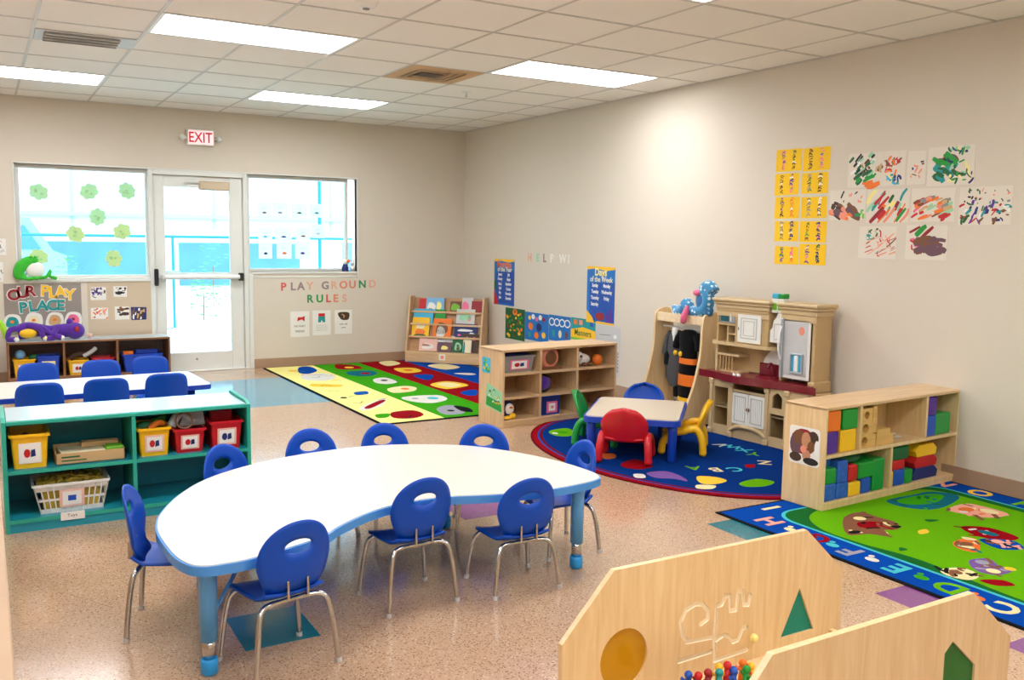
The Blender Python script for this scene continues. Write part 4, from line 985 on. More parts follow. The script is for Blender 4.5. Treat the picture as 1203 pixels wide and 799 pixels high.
def dirv(d): return (math.sin(R(-d)), math.cos(R(d)))
chair(-4.205, -6.885, *dirv(12), .52, 'blue chair with hand hole nearest the camera, front left of the table')
chair(-3.61, -6.59, *dirv(4), .52, 'blue chair with hand hole in the middle of the near side')
chair(-3.165, -6.645, *dirv(-2), .48, 'blue chair at the near side beside the right table leg')
chair(-2.755, -6.36, -1, .05, .49, 'blue chair at the right end of the white table')
chair(-4.46, -6.397, .955, -.30, .52, 'blue chair at the left end of the white table, seen edge-on')
def backchair(bx, by, fx, fy, Hh, lab):
    l = math.hypot(fx, fy); fx, fy = fx / l, fy / l
    chair(bx + .15 * fx, by + .15 * fy, fx, fy, Hh, lab)
backchair(-4.12, -5.66, .5, -.87, .48, 'blue chair behind the table next to the teal shelf')
backchair(-3.66, -5.50, .0, -1, .48, 'blue chair on the far side, second from the teal shelf')
backchair(-3.29, -5.53, -.0, -1, .48, 'blue chair on the far side in front of the striped rug')
backchair(-2.84, -5.78, -.4, -.9, .48, 'blue chair on the far side closest to the cubby shelf')

# ------------------------------------------------------------------ big white table
OUT = [(-4.50, -6.93), (-4.46, -6.975), (-4.40, -6.982), (-4.302, -6.972), (-4.059, -6.88), (-3.955, -6.789), (-3.81, -6.69), (-3.66, -6.635), (-3.466, -6.632), (-3.273, -6.69), (-3.055, -6.725), (-2.86, -6.71), (-2.775, -6.685), (-2.735, -6.65), (-2.715, -6.547), (-2.75, -6.305), (-2.854, -6.041), (-2.998, -5.84), (-3.217, -5.71), (-3.40, -5.655), (-3.588, -5.654), (-3.809, -5.69), (-4.05, -5.79), (-4.241, -5.93), (-4.387, -6.131), (-4.482, -6.334), (-4.52, -6.473), (-4.533, -6.612), (-4.525, -6.821)]
OUTS = blob2(OUT, 4)
t = thing('activity_table', 'large kidney-shaped white table with light blue edge and legs', 'table', (-3.62, -6.35, 0))
def inset(pts, d):
    n = len(pts); o = []
    for i in range(n):
        a, b_ = Vector(pts[i - 1]), Vector(pts[(i + 1) % n]); tt = (b_ - a).normalized(); q = Vector(pts[i]); o.append(tuple(q + Vector((-tt.y, tt.x)) * d))
    return o
sh = lambda P: [(x + 3.62, y + 6.35) for x, y in P]
obj('edge_band', MB('band_blue').prism(sh(OUTS), .366, .397, smooth=True), t, bevel=.004)
obj('tabletop', MB('laminate').prism(sh(inset(OUTS, .007)), .38, .4005, smooth=True), t, bevel=.0015)
obj('underside_rail', MB('leg_blue').box(-.6, -.02, .345, .6, .02, .366).box(-.02, -.2, .345, .02, .45, .366), t)
for lx, ly in ((-4.427, -6.868), (-2.835, -6.626), (-4.29, -6.11), (-3.09, -5.86)):
    x, y = lx + 3.62, ly + 6.35
    l = obj('leg', MB('leg_blue').lathe([(0, .366), (.034, .366), (.034, .35), (.029, .33), (.0275, .115), (.0, .115)], (x, y, 0), 20), t)
    obj('leg_tube', MB('chrome').lathe([(.0, .125), (.022, .125), (.022, .05), (0, .05)], (x, y, 0), 20), l)
    obj('leg_foot', MB('foot_blue').lathe([(0, .055), (.026, .055), (.028, .045), (.028, .008), (.02, 0), (0, 0)], (x, y, 0), 20), l)
b = MB('leg_blue').tube([(-4.427 + 3.62 + .03, -6.868 + 6.35 + .03, .2), (-4.427 + 3.62 + .16, -6.868 + 6.35 + .12, .36)], .007, 8)
obj('brace', b, t)

# ------------------------------------------------------------------ back table with chairs
t = thing('rectangular_table', 'long white table with royal blue edge behind the teal shelf', 'table', (-4.45, -3.32, 0), R(2.5))
obj('edge_band', MB('band_royal').prism(rrect(-.72, -.34, .72, .34, .05), .40, .43, smooth=True), t, bevel=.004)
obj('tabletop', MB('laminate').prism(rrect(-.713, -.333, .713, .333, .045), .415, .4335, smooth=True), t)
for sx in (-1, 1):
    for sy in (-1, 1):
        l = obj('leg', MB('band_royal').lathe([(0, .4), (.026, .4), (.024, .12), (0, .12)], (sx * .6, sy * .25, 0), 16), t)
        obj('leg_tube', MB('chrome').lathe([(0, .13), (.019, .13), (.019, .0), (0, 0)], (sx * .6, sy * .25, 0), 16), l)
g2 = 'blue chairs at the long back table'
for x, y, fy, lab in ((-4.70, -2.72, -1, 'solid blue chair on the far side of the long table, left of three'), (-4.30, -2.72, -1, 'solid blue chair on the far side of the long table, middle of three'), (-3.955, -2.62, -1, 'solid blue chair on the far side of the long table, right of three'),
                      (-4.745, -3.83, 1, 'solid blue chair between teal shelf and long table, left of three'), (-4.38, -3.80, 1, 'solid blue chair between teal shelf and long table, middle of three'), (-4.02, -3.73, 1, 'solid blue chair between teal shelf and long table, right of three')):
    chair(x, y - .15 * -1 * fy * 0 + (.13 * fy), 0, fy, (.515 if fy < 0 else .54), lab, False, g2)

# ------------------------------------------------------------------ shelving
def shelving(name, lab, cat, loc, rz, w, d, h, cols_, rows_, M, th=.018, lip=0, kick=.06, topm=None, round_side=False, group=None):
    """cols_: divider x positions; rows_: list of (x0,x1,z) shelves. local origin bottom centre, front at y=-d/2"""
    t = thing(name, lab, cat, loc, rz, group)
    for s in (-1, 1):
        x0, x1 = (s * w / 2, s * (w / 2 - th))
        b = MB(M['side'])
        if lip: b.prism([(-d / 2, 0), (d / 2, 0), (d / 2, h + lip), (-d / 2 + .05, h + lip), (-d / 2, h)], min(x0, x1), max(x0, x1), 'x')
        else: b.box(x0, -d / 2, 0, x1, d / 2, h, .003)
        obj('side_panel', b, t, bevel=.003 if lip else 0)
    obj('top_panel', MB(topm or M['top']).box(-w / 2 + (th if lip else 0), -d / 2, h - th, w / 2 - (th if lip else 0), d / 2, h + .0006, .003), t)
    obj('back_panel', MB(M['back']).box(-w / 2 + th, d / 2 - .01, kick, w / 2 - th, d / 2 - .002, h - th), t)
    obj('plinth', MB(M['edge']).box(-w / 2 + th, -d / 2 + .004, .0, w / 2 - th, -d / 2 + .02, kick), t)
    obj('bottom_shelf', MB(M['shelf']).box(-w / 2 + th, -d / 2 + .001, kick - .005, w / 2 - th, d / 2 - .012, kick + th - .005, .002), t)
    for x in cols_:
        if not hasattr(x, '__len__'): x = (x, kick + th - .005, h - th)
        obj('divider', MB(M['div']).box(x[0] - th / 2, -d / 2 + .002, x[1], x[0] + th / 2, d / 2 - .012, x[2]), t)
    for x0, x1, z in rows_: obj('shelf', MB(M['shelf']).box(x0, -d / 2 + .001, z - th / 2, x1, d / 2 - .012, z + th / 2), t)
    return t
# teal shelf
TC = (-4.39, -4.81); TW, TD, TH = 1.145, .40, .545
ts = shelving('storage_shelf', 'teal shelf unit with baskets and bins at the left', 'shelf', (TC[0], TC[1], 0), R(0), TW, TD, TH - .012, [0.0], [(-TW / 2 + .018, -.009, .29), (.009, TW / 2 - .018, .29)],
         dict(side='teal_edge', top='teal_edge', back='teal_panel', edge='teal_panel', shelf='teal_panel', div='teal_edge'), lip=.016, kick=.05, topm='teal_edge')
obj('top_laminate', MB('teal_top').box(-TW / 2 + .022, -TD / 2 + .012, TH - .0115, TW / 2 - .022, TD / 2 - .005, TH - .0085), ts)
obj('edge_trim', MB('teal_edge').box(-TW / 2 + .018, -TD / 2 - .001, .281, -.009, -TD / 2 + .006, .299).box(.009, -TD / 2 - .001, .281, TW / 2 - .018, -TD / 2 + .006, .299).box(-TW / 2 + .018, -TD / 2 - .001, .045, TW / 2 - .018, -TD / 2 + .006, .063), ts)
TFY = TC[1] - TD / 2
def bin_(name, lab, x, y, z, w, d, h, m, card=None, group=None, rim=.008, rz=0, wall=.004, cardpic='red', tilt=0):
    """open tapered tub, front towards -y"""
    t = thing(name, lab, 'bin', (x, y, z), rz, group)
    a, c = w / 2, d / 2; k = .86
    b = MB(m)
    outer0 = rrect(-a * k, -c * k, a * k, c * k, .012, 3); outer1 = rrect(-a, -c, a, c, .014, 3)
    in0 = rrect(-a * k + wall, -c * k + wall, a * k - wall, c * k - wall, .01, 3); in1 = rrect(-a + wall, -c + wall, a - wall, c - wall, .012, 3)
    n = len(outer0); V = []; F = []
    rings = [(outer0, 0), (outer1, h), (in1, h), (in0, wall)]
    for P, zz in rings: V += [(p[0], p[1], zz) for p in P]
    for r_ in range(3):
        for i in range(n): j = (i + 1) % n; F.append((r_ * n + i, r_ * n + j, (r_ + 1) * n + j, (r_ + 1) * n + i))
    b.add(V, F); b.add([(p[0], p[1], 0) for p in outer0], [tuple(range(n - 1, -1, -1))]); b.add([(p[0], p[1], wall) for p in in0], [tuple(range(n))])
    obj('tub', b, t)
    rb = MB(m).prism(rrect(-a - rim, -c - rim, a + rim, c + rim, .016, 3), h - .012, h - .002, holes=[rrect(-a + .001, -c + .001, a - .001, c - .001, .013, 3)])
    obj('rim', rb, t)
    if card:
        ang = math.atan2(c - c * k, h)
        Fm = Matrix.Translation((0, -c * (k + .5 * (1 - k)) - .0015, h * .45)) @ Matrix.Rotation(ang, 4, 'X') @ frame((0, 0, 0), (1, 0, 0), (0, 0, 1))
        cw, chh = w * .3, h * .3
        cb_ = MB(card).at(Fm).box(-cw, -chh, 0, cw, chh, .0015); cb_.m('white').box(-cw * .8, -chh * .8, .0015, cw * .8, chh * .8, .0022)
        cb_.m(cardpic); flat(cb_, circ(-cw * .25, 0, cw * .3, chh * .45, 8), .0026); cb_.m('navy'); flat(cb_, [(cw * .05, -chh * .4), (cw * .5, -chh * .3), (cw * .45, chh * .4), (cw * .1, chh * .3)], .0027)
        obj('label_card', cb_, t)
    return t
G3 = 'bins in the teal shelf'
Z1 = .2995
bin_('plastic_bin', 'yellow bin with a white label on the left of the teal shelf', -4.848, TFY + .14, Z1, .16, .24, .165, 'pl_yellow', 'paper', G3)
bin_('plastic_bin', 'yellow bin full of toy vegetables in the teal shelf, beside the divider', -4.292, TFY + .14, Z1, .15, .24, .145, 'pl_yellow', 'card_pink', G3)
bin_('plastic_bin', 'red bin under grey toys, middle of the right half of the teal shelf', -4.12, TFY + .14, Z1, .15, .24, .125, 'pl_red', 'card_pink', G3)
bin_('plastic_bin', 'red bin at the right end of the teal shelf', -3.935, TFY + .14, Z1, .16, .24, .15, 'pl_red', 'card_pink', G3, cardpic='navy')
# contents
one('toy_vegetable', MB('dkgreen').loft([(-4.33, TFY + .10, Z1 + .115, .03, .02), (-4.33, TFY + .10, Z1 + .15, .045, .025), (-4.325, TFY + .1, Z1 + .165, .02, .012)]), 'dark green toy pepper in the yellow bin', 'toy food')
b = MB('green').prism([(-.02, 0), (.05, .0), (.045, .07), (-.01, .05)], 0, .01, 'y'); b2 = MB('green')
b2.at(T(-4.26, TFY + .17, Z1 + .1)).prism([(-.03, 0), (.05, .0), (.05, .085), (-.02, .06)], 0, .02, 'y')
one('toy_vegetable', b2, 'bright green toy leaf sticking up behind the yellow bin rim', 'toy food', bevel=.004)
one('toy_vegetable', MB('orange').tube(spline([(-4.31, TFY + .06, Z1 + .135), (-4.27, TFY + .07, Z1 + .16), (-4.24, TFY + .1, Z1 + .15)], 4), .016, 8), 'orange toy carrot lying on the yellow bin contents', 'toy food')
one('toy_vegetable', MB('dkbrown').ball((-4.865, TFY + .08, Z1 + .145), (.02, .02, .02)), 'small brown toy piece in the left yellow bin', 'toy food')
one('toy_bundle', MB('ltgrey').tube(spline([(-4.2, TFY + .1, Z1 + .13), (-4.15, TFY + .12, Z1 + .19), (-4.09, TFY + .12, Z1 + .15), (-4.06, TFY + .14, Z1 + .19)], 5), .024, 8), 'grey crumpled plastic bag in the middle red bin', 'plastic bag')
one('pan', MB('brown').at(T(-4.14, TFY + .07, Z1 + .16) @ Matrix.Rotation(R(70), 4, 'X')).prism(circ(0, 0, .045, .045, 20), 0, .012, holes=[circ(0, 0, .036, .036, 20)]), 'brown ring shaped toy on the middle red bin', 'toy')
b = MB('clear_grey').at(T(-4.09, TFY + .13, Z1 + .127)).prism([(-.07, 0), (.06, 0), (.05, .075), (-.04, .08)], -.03, .03, 'y')
one('plastic_tray', b, 'grey translucent tray standing in the middle red bin', 'tray', bevel=.006)
one('toy_block', MB('pl_red').at(T(-3.93, TFY + .19, Z1 + .008)).box(-.06, -.03, 0, .055, .03, .175, .006), 'dark red box standing inside the right red bin', 'toy')
# flat boxes of puzzles
t = thing('cardboard_tray', 'flat cardboard tray of puzzles in the middle of the teal shelf', 'tray', (-4.585, TFY + .15, Z1))
obj('tray_body', ring(MB('cardboard'), -.155, -.12, .155, .12, .004, -.0, -.0) if False else MB('cardboard').box(-.155, -.12, 0, .155, .12, .004).box(-.155, -.12, 0, .155, -.116, .055).box(-.155, .116, 0, .155, .12, .055).box(-.155, -.12, 0, -.151, .12, .055).box(.151, -.12, 0, .155, .12, .055), t)
obj('printing', MB('dkgreen').at(frame((0, -.1201, .028), (1, 0, 0), (0, 0, 1))).box(-.13, -.012, 0, -.02, -.006, .0008).box(-.13, .004, 0, -.05, .012, .0008), t)
one('puzzle', MB('cream').at(T(-4.62, TFY + .14, Z1 + .0045, R(4))).box(-.1, -.08, 0, .1,   .08, .048, .003), 'pale flat puzzle on the left of the cardboard tray', 'puzzle', 'puzzles in the cardboard tray')
one('puzzle', MB('tan').at(T(-4.535, TFY + .19, Z1 + .0045, R(-3))).box(-.08, -.03, 0, .09, .03, .07, .003), 'brown flat puzzle at the back of the cardboard tray', 'puzzle', 'puzzles in the cardboard tray')
one('puzzle', MB('ltgreen').at(T(-4.475, TFY + .10, Z1 + .0045)).box(-.04, -.05, 0, .04, .04, .06, .003), 'green edged puzzle on the right of the cardboard tray', 'puzzle', 'puzzles in the cardboard tray')
# laundry style basket
t = thing('basket', 'white slotted basket full of yellow straw at the bottom of the teal shelf', 'basket', (-4.675, TFY + .15, .0635))
b = MB('pl_white'); a0, a1, hb = .135, .165, .145
def bx(u, f): return (a0 + (a1 - a0) * f)
for f0, f1 in ((0, .16), (.42, .5), (.78, 1.0)):
    for s in (-1, 1):
        b.add([(-bx(0, f0), s * (.1 + .02 * f0), f0 * hb), (bx(0, f0), s * (.1 + .02 * f0), f0 * hb), (bx(0, f1), s * (.1 + .02 * f1), f1 * hb), (-bx(0, f1), s * (.1 + .02 * f1), f1 * hb)], [(0, 1, 2, 3)])
        b.add([(s * bx(0, f0), -(.1 + .02 * f0), f0 * hb), (s * bx(0, f0), (.1 + .02 * f0), f0 * hb), (s * bx(0, f1), (.1 + .02 * f1), f1 * hb), (s * bx(0, f1), -(.1 + .02 * f1), f1 * hb)], [(0, 1, 2, 3)])
for i in range(13):
    x = -1 + 2 * i / 12
    for s in (-1, 1): b.tube([(x * a0, s * .1, 0), (x * a1, s * .12, hb)], .0035, 6)
for i in range(8):
    y = -1 + 2 * i / 7
    for s in (-1, 1): b.tube([(s * a0, y * .1, 0), (s * a1, y * .12, hb)], .0035, 6)
b.box(-a0, -.1, 0, a0, .1, .004)
obj('basket_body', b, t)
obj('rim', MB('pl_white').prism(rrect(-a1 - .008, -.13, a1 + .008, .13, .02, 4), hb - .008, hb + .003, holes=[rrect(-a1 + .003, -.116, a1 - .003, .116, .015, 4)]), t)
fm = Matrix.Translation((0, -.114, .07)) @ Matrix.Rotation(R(8), 4, 'X') @ frame((0, 0, 0), (1, 0, 0), (0, 0, 1))
cbm = MB('card_pink').at(fm).box(-.055, -.045, 0, .055, .045, .0015); cbm.m('white').box(-.042, -.035, .0015, .042, .035, .002); cbm.m('blue').box(-.018, -.014, .002, .018, .014, .0024)
obj('label_card', cbm, t)
b = MB('straw')
for i in range(130):
    x, y = rnd.uniform(-.14, .14), rnd.uniform(-.1, .1); a = rnd.uniform(0, 6.3); l = rnd.uniform(.02, .05); z = .13 + rnd.uniform(0, .035) * (1 - abs(x) / .2)
    x2 = min(max(x + math.cos(a) * l, -.148), .148); y2 = min(max(y + math.sin(a) * l, -.105), .105)
    b.tube([(x, y, z), ((x + x2) / 2, (y + y2) / 2, z + .008), (x2, y2, z + rnd.uniform(-.004, .008))], .005, 5)
b.box(-.125, -.09, .02, .125, .09, .13)
s_ = one('straw_pieces', b, 'yellow straw-like pieces filling the white basket', 'straw', kind='stuff', origin=(0, 0, 0)); s_.location = (-4.675, TFY + .15, .0635)
b = MB('paper').at(frame((-4.68, TFY - .0015, .055), (1, 0, 0), (0, 0, 1))).box(-.05, -.02, 0, .055, .02, .001); b.m('black').text('Toys', 0, 0, .016, .001, .0014)
one('shelf_label', b, 'small paper label on the bottom edge of the teal shelf', 'label')
# ------------------------------------------------------------------ low tan panel at left
t = thing('partition_panel', 'low tan panel along the left edge of the picture', 'partition', (-5.02, -6.8, 0))
obj('panel', MB('tan_panel').box(-.03, -1.7, 0, .035, 1.6, .50, .004), t)
obj('edge_strip', MB('tan_panel_edge').box(.035, -1.7, 0, .038, 1.6, .012), t)

# ------------------------------------------------------------------ brown shelf under the window
BX, BD, BH = -4.135, .34, .415
bs = shelving('storage_shelf', 'low brown wooden shelf under the left window', 'shelf', (BX, -.03 - BD / 2 - .01, 0), 0, 1.41, BD, BH, [-.24, .222], [],
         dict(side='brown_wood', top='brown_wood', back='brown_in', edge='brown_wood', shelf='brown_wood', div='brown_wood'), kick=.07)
obj('top_laminate', MB('teal_top').box(-.70, -BD / 2 + .01, BH + .0006, .70, BD / 2 - .005, BH + .003), bs)
BFY = -.04 - BD; ZB = .0835
G4 = 'bins in the brown shelf'
bin_('plastic_bin', 'yellow bin in the left bay of the brown shelf', BX - .57, BFY + .14, ZB, .18, .22, .17, 'pl_yellow', 'card_pink', G4)
bin_('plastic_bin', 'blue bin in the left bay of the brown shelf', BX - .37, BFY + .15, ZB, .19, .22, .19, 'pl_blue', 'ltyellow', G4)
bin_('plastic_bin', 'yellow bin with white label in the middle bay of the brown shelf', BX - .12, BFY + .14, ZB, .17, .22, .14, 'pl_yellow', 'paper', G4)
bin_('plastic_bin', 'red bin in the middle bay of the brown shelf', BX + .10, BFY + .15, ZB, .19, .22, .15, 'pl_red', 'paper', G4)
bin_('plastic_bin', 'large blue bin in the right bay of the brown shelf', BX + .45, BFY + .15, ZB, .36, .24, .17, 'pl_blue', None, G4)
one('toy_ball', MB('ltblue').ball((BX - .60, BFY + .12, ZB + .205), .045), 'light blue and white ball above the left yellow bin', 'ball')
one('toy_ball', MB('dkgreen').ball((BX - .49, BFY + .1, ZB + .18), (.045, .04, .03)), 'dark green toy above the yellow and blue bins', 'toy')
one('toy_bundle', MB('dkbrown').tube(spline([(BX - .19, BFY + .1, ZB + .15), (BX - .13, BFY + .1, ZB + .19), (BX - .06, BFY + .12, ZB + .18)], 4), .03, 8), 'dark toy pile in the yellow bin of the middle bay', 'toy')
one('toy_shoe', MB('ltgrey').tube(spline([(BX - .07, BFY + .08, ZB + .17), (BX + .0, BFY + .08, ZB + .21), (BX + .04, BFY + .1, ZB + .24)], 4), .02, 8), 'white toy shoe leaning between the middle bins', 'toy')
one('toy_block', MB('orange').box(BX + .28, BFY + .06, ZB + .165, BX + .37, BFY + .1, ZB + .2, .004), 'orange box on the blue bin at right', 'toy')
one('toy_block', MB('pl_blue').box(BX + .40, BFY + .1, ZB + .165, BX + .6, BFY + .16, ZB + .205, .004), 'flat blue box on the blue bin at right', 'toy')
one('toy_cup', MB('card_pink').lathe([(0, 0), (.02, 0), (.024, .04), (0, .04)], (BX - .0, -.2, BH + .003)), 'tiny pink cup standing on the brown shelf top', 'cup')
# purple plush
t = thing('plush_toy', 'purple long-limbed plush animal lying on the brown shelf', 'plush toy', (-4.52, -.24, BH + .003)); t.scale = (1.02, 1.1, 1.3)
b = MB('plush_purple').tube(spline([(-.22, .0, .06), (-.1, 0, .075), (.05, 0, .06), (.2, 0, .065)], 6), .05, 14, rs=[.05, .055, .058, .06, .06, .058, .055, .05, .047, .045, .043, .042, .042, .045, .05, .05, .05, .05, .05])
obj('body', b, t)
obj('head', MB('plush_purple').ball((.25, -.01, .06), (.085, .065, .06)).ball((.21, .02, .12), (.03, .03, .03)), t)
obj('ear', MB('dkred').ball((.26, -.07, .075), (.022, .012, .022)), t)
for k, pts in enumerate(([(-.2, -.03, .09), (-.28, -.05, .08), (-.3, -.06, .02), (-.24, -.1, .015)], [(-.15, -.04, .11), (-.05, -.06, .09), (-.02, -.08, .03), (-.0, -.1, .02)], [(-.05, -.05, .1), (.04, -.07, .05), (.06, -.08, .02), (.0, -.1, .016)], [(.1, -.04, .09), (.07, -.08, .04), (.13, -.1, .02)])):
    l = obj('leg', MB('plush_purple').tube(spline(pts, 5), .022, 10), t)
    e = pts[-1]; obj('paw', MB(['white', 'ltyellow', 'white', 'white'][k]).ball((e[0], e[1], max(e[2], .017)), (.026, .02, .017)), l)
obj('belly_patch', MB('yellow').ball((-.14, -.045, .055), (.075, .03, .035)), t)
# green tube at left edge
one('foam_arch', MB('plush_lime').tube(spline([(-4.98, -.2, BH + .008), (-4.90, -.2, BH + .14), (-4.83, -.2, BH + .08), (-4.80, -.2, BH + .012)], 6) if False else spline([(-4.95, -.25, BH + .18), (-4.90, -.25, BH + .19), (-4.86, -.25, BH + .12), (-4.838, -.25, BH + .03)], 6), .026, 12), 'lime green plush arm drooping at the left edge of the shelf top', 'plush toy')

# ------------------------------------------------------------------ corner book display
t = thing('book_display', 'light wooden sloping book display in the far corner', 'bookcase', (-.43, -.43, .0095), R(-45))
BW, BDp = .9, .30
for s in (-1, 1):
    obj('side_panel', MB('maple_v').prism([(-.15, 0), (.15, 0), (.15, .745), (.10, .745), (-.15, .12)] if False else [(-.15, 0), (.13, 0), (.13, .745), (-.02, .745), (-.15, .14)], s * BW / 2 - (.018 if s > 0 else 0), s * BW / 2 + (.018 if s < 0 else 0), 'x'), t, bevel=.003)
obj('base_board', MB('maple').box(-BW / 2 + .018, -.15, 0, BW / 2 - .018, -.132, .125, .003), t)
tiers = [(-.115, .125, .30), (-.06, .29, .20), (-.01, .43, .18), (.04, .57, .17)]
for k, (y, z, hh) in enumerate(tiers):
    obj('ledge', MB('maple').box(-BW / 2 + .018, y - .025, z - .012, BW / 2 - .018, y + .05, z), t)
    if k: obj('lip', MB('maple').box(-BW / 2 + .018, y - .03, z - .014, BW / 2 - .018, y - .02, z + .008), t)
    obj('tier_back', MB('cubby_in').at(Matrix.Translation((0, y + .03, z)) @ Matrix.Rotation(R(-14), 4, 'X')).box(-BW / 2 + .018, 0, 0, BW / 2 - .018, .008, .16), t)
def tagbox(): pass
b = MB('paper').at(frame((-.0, -.1505, .07), (1, 0, 0), (0, 0, 1))).box(-.04, -.035, 0, .035, .035, .001); b.m('salmon').box(-.02, -.018, .001, .018, .018, .0014)
obj('shelf_tag', b, t)
Mbk = T(-.43, -.43, .0095, R(-45))
def book(tier, x0, x1, h, m, lab, pics=(), th=.008, slot=0, tilt=0):
    y, z, hh = tiers[tier]
    M_ = Mbk @ Matrix.Translation(((x0 + x1) / 2, y + .008 - slot * .012, z + .0008)) @ Matrix.Rotation(R(-14), 4, 'X') @ Matrix.Rotation(R(tilt), 4, 'Y')
    w = x1 - x0
    h *= 1.14; b = MB(m).at(M_).box(-w / 2, -th, 0.002, w / 2, 0, h, .0012); b.m('paper').box(-w / 2 + .002, -th + .0015, .0045, w / 2 - .001, -.0015, h + .0006)
    b.at(M_ @ frame((0, -th, 0), (1, 0, 0), (0, 0, 1)))
    for (c, px, py, rx, ry) in pics: b.m(c); flat(b, blob2([(px - rx, py - ry), (px - rx * .7, py + ry), (px + rx * .4, py + ry * .9), (px + rx, py), (px + rx * .6, py - ry)], 3), .0006)
    one('picture_book', b, lab, 'book', 'picture books on the corner display')
book(3, -.36, -.27, .13, 'red', 'red picture book at the far left of the top tier')
book(3, -.27, -.05, .14, 'ltblue', 'light blue book with white letters on the top tier', [('white', -.04, .06, .05, .04), ('ltyellow', .05, .07, .03, .04), ('navy', -.05, .02, .03, .015)], slot=1)
book(3, .02, .15, .11, 'brown', 'brown and green book on the top tier', [('ltgreen', 0, .06, .05, .035)])
book(3, .16, .29, .15, 'ltgrey', 'pale grey book with a round cover picture on the top tier', [('pink', -.02, .07, .04, .05)])
book(3, .28, .43, .12, 'dkred', 'dark red book at the right end of the top tier', slot=1)
book(2, -.41, -.17, .15, 'cyan', 'turquoise and coral book at the left of the second tier', [('salmon', -.03, .03, .09, .02)])
book(2, -.15, -.02, .15, 'green', 'green book behind the yellow one on the second tier')
book(2, .11, .33, .16, 'ltgrey', 'grey patterned book on the second tier', [('mint', 0, .1, .07, .04), ('salmon', .05, .08, .02, .03)])
book(1, -.41, -.2, .19, 'yellow', 'tall yellow book at the left of the third tier', [('orange', .0, .05, .06, .03), ('cream', 0, .12, .05, .03), ('dkgreen', 0, .012, .07, .01)])
book(1, -.15, .07, .185, 'orange', 'orange framed book with a white horse on the third tier', [('brown', 0, .1, .07, .06), ('white', -.01, .06, .05, .055)], slot=1)
book(1, .10, .375, .14, 'navy', 'dark blue book with white swoosh on the third tier', [('white', 0, .085, .09, .012), ('white', .08, .04, .035, .02), ('pink', -.07, .03, .02, .01)])
book(0, -.3, -.08, .13, 'card_pink', 'pink round-topped book on the bottom tier', [('paper', 0, .06, .07, .03), ('salmon', -.02, .07, .05, .012)])
book(0, -.14, .12, .16, 'ltgrey', 'white and grey photo book in the middle of the bottom tier', [('dkbrown', .0, .08, .05, .02), ('white', -.05, .11, .08, .015)], slot=-1)
book(0, -.07, .1, .1, 'plum', 'purple grey book in front on the bottom tier', [('ltyellow', 0, .05, .04, .02)], slot=1)
book(0, .1, .24, .13, 'dkgreen', 'green round picture book on the bottom tier', [('mint', 0, .07, .04, .04), ('brown', 0, .06, .02, .03)], slot=0)
book(0, .23, .33, .13, 'cream', 'cream and teal book at the right of the bottom tier', [('teal', -.035, .065, .012, .06)], slot=1)
book(0, .2, .4, .19, 'dkbrown', 'dark photo book behind at the right of the bottom tier', [('pink', .05, .16, .02, .02), ('grey', -.03, .15, .03, .03)], slot=-1)

# ------------------------------------------------------------------ cubby shelf 3x3
CW, CD_, CHh = 1.12, .332, .592
cx, cy, ca = -1.128, -3.717, R(4.2)
th = .02
cs = shelving('cubby_shelf', 'light wooden three by three cubby shelf by the right wall', 'shelf', (cx, cy, 0), ca, CW, CD_, CHh, [-.205, .155],
              [(-CW / 2 + .02, -.215, .222), (-.195, .145, .222), (.165, CW / 2 - .02, .222), (-CW / 2 + .02, -.215, .402), (-.195, .145, .402), (.165, CW / 2 - .02, .402)],
              dict(side='maple_v', top='maple', back='cubby_in', edge='maple', shelf='maple', div='maple_v'), th=.02, kick=.04)
CM = T(cx, cy, 0, ca)
def sideposter(M_, pts, base, fn, lab):
    b = MB(base).at(M_); b.prism(pts, .0004, .0012); fn(b)
    one('sticker_picture', b, lab, 'picture', None)
Fl = CM @ frame((-CW / 2, -.03, 0), (0, -1, 0), (0, 0, 1))   # u = -y local
def sp1(b):
    for i in range(16): b.m(rnd.choice(['green', 'teal', 'ltgreen', 'yellow', 'dkgreen'])); x, y = rnd.uniform(-.13, -.045), rnd.uniform(.41, .5); flat(b, circ(x, y, .014, .012, 8), .0014 + i * 1e-5)
sideposter(Fl, rrect(-.15, .395, -.03, .515, .012), 'cyan', sp1, 'small blue and green picture high on the cubby shelf end')
def sp2(b):
    b.m('green'); flat(b, [(-.09, .15), (.13, .12), (.12, .19), (-.08, .22)], .0015)
    for i in range(14): b.m(rnd.choice(['yellow', 'dkgreen', 'white', 'ltgreen', 'navy'])); x, y = rnd.uniform(-.06, .1), rnd.uniform(.17, .27); stroke(b, [(x, y), (x + .015, y + .015), (x + .03, y)], .007, 0, .0018 + i * 1e-5)
sideposter(Fl, [(-.095, .14), (.13, .11), (.135, .27), (.0, .305), (-.09, .32)], 'mint', sp2, 'larger green frog picture low on the cubby shelf end')
sc = lambda x, y, z: tuple(CM @ Vector((x, y, z)))
def cbin(x, y, z): v = CM @ Vector((x, y, z)); return v.x, v.y, v.z
FY = -CD_ / 2
x, y, z = cbin(-.385, FY + .13, .4125)
bin_('plastic_bin', 'translucent grey bin with a pink label in the top left cubby', x, y, z, .29, .2, .125, 'clear_grey', 'pink', None, rz=ca)
one('toy_block', MB('navy').at(CM).box(-.5, FY + .09, .42, -.27, FY + .2, .55, .004), 'dark blue box inside the grey bin', 'toy')
b = MB('salmon').at(CM @ Matrix.Translation((-.075, FY + .09, .501)) @ Matrix.Rotation(R(90), 4, 'X')).lathe([(0, -.04), (.08, -.04), (.088, -.02), (.088, .02), (.07, .04), (0, .04)], (0, 0, 0), 24)
b.m('brown').lathe([(.0, .041), (.05, .042), (.055, .04)], (0, 0, 0), 20)
o = one('hand_drum', b, 'round terracotta toy drum in the top middle cubby', 'toy drum')
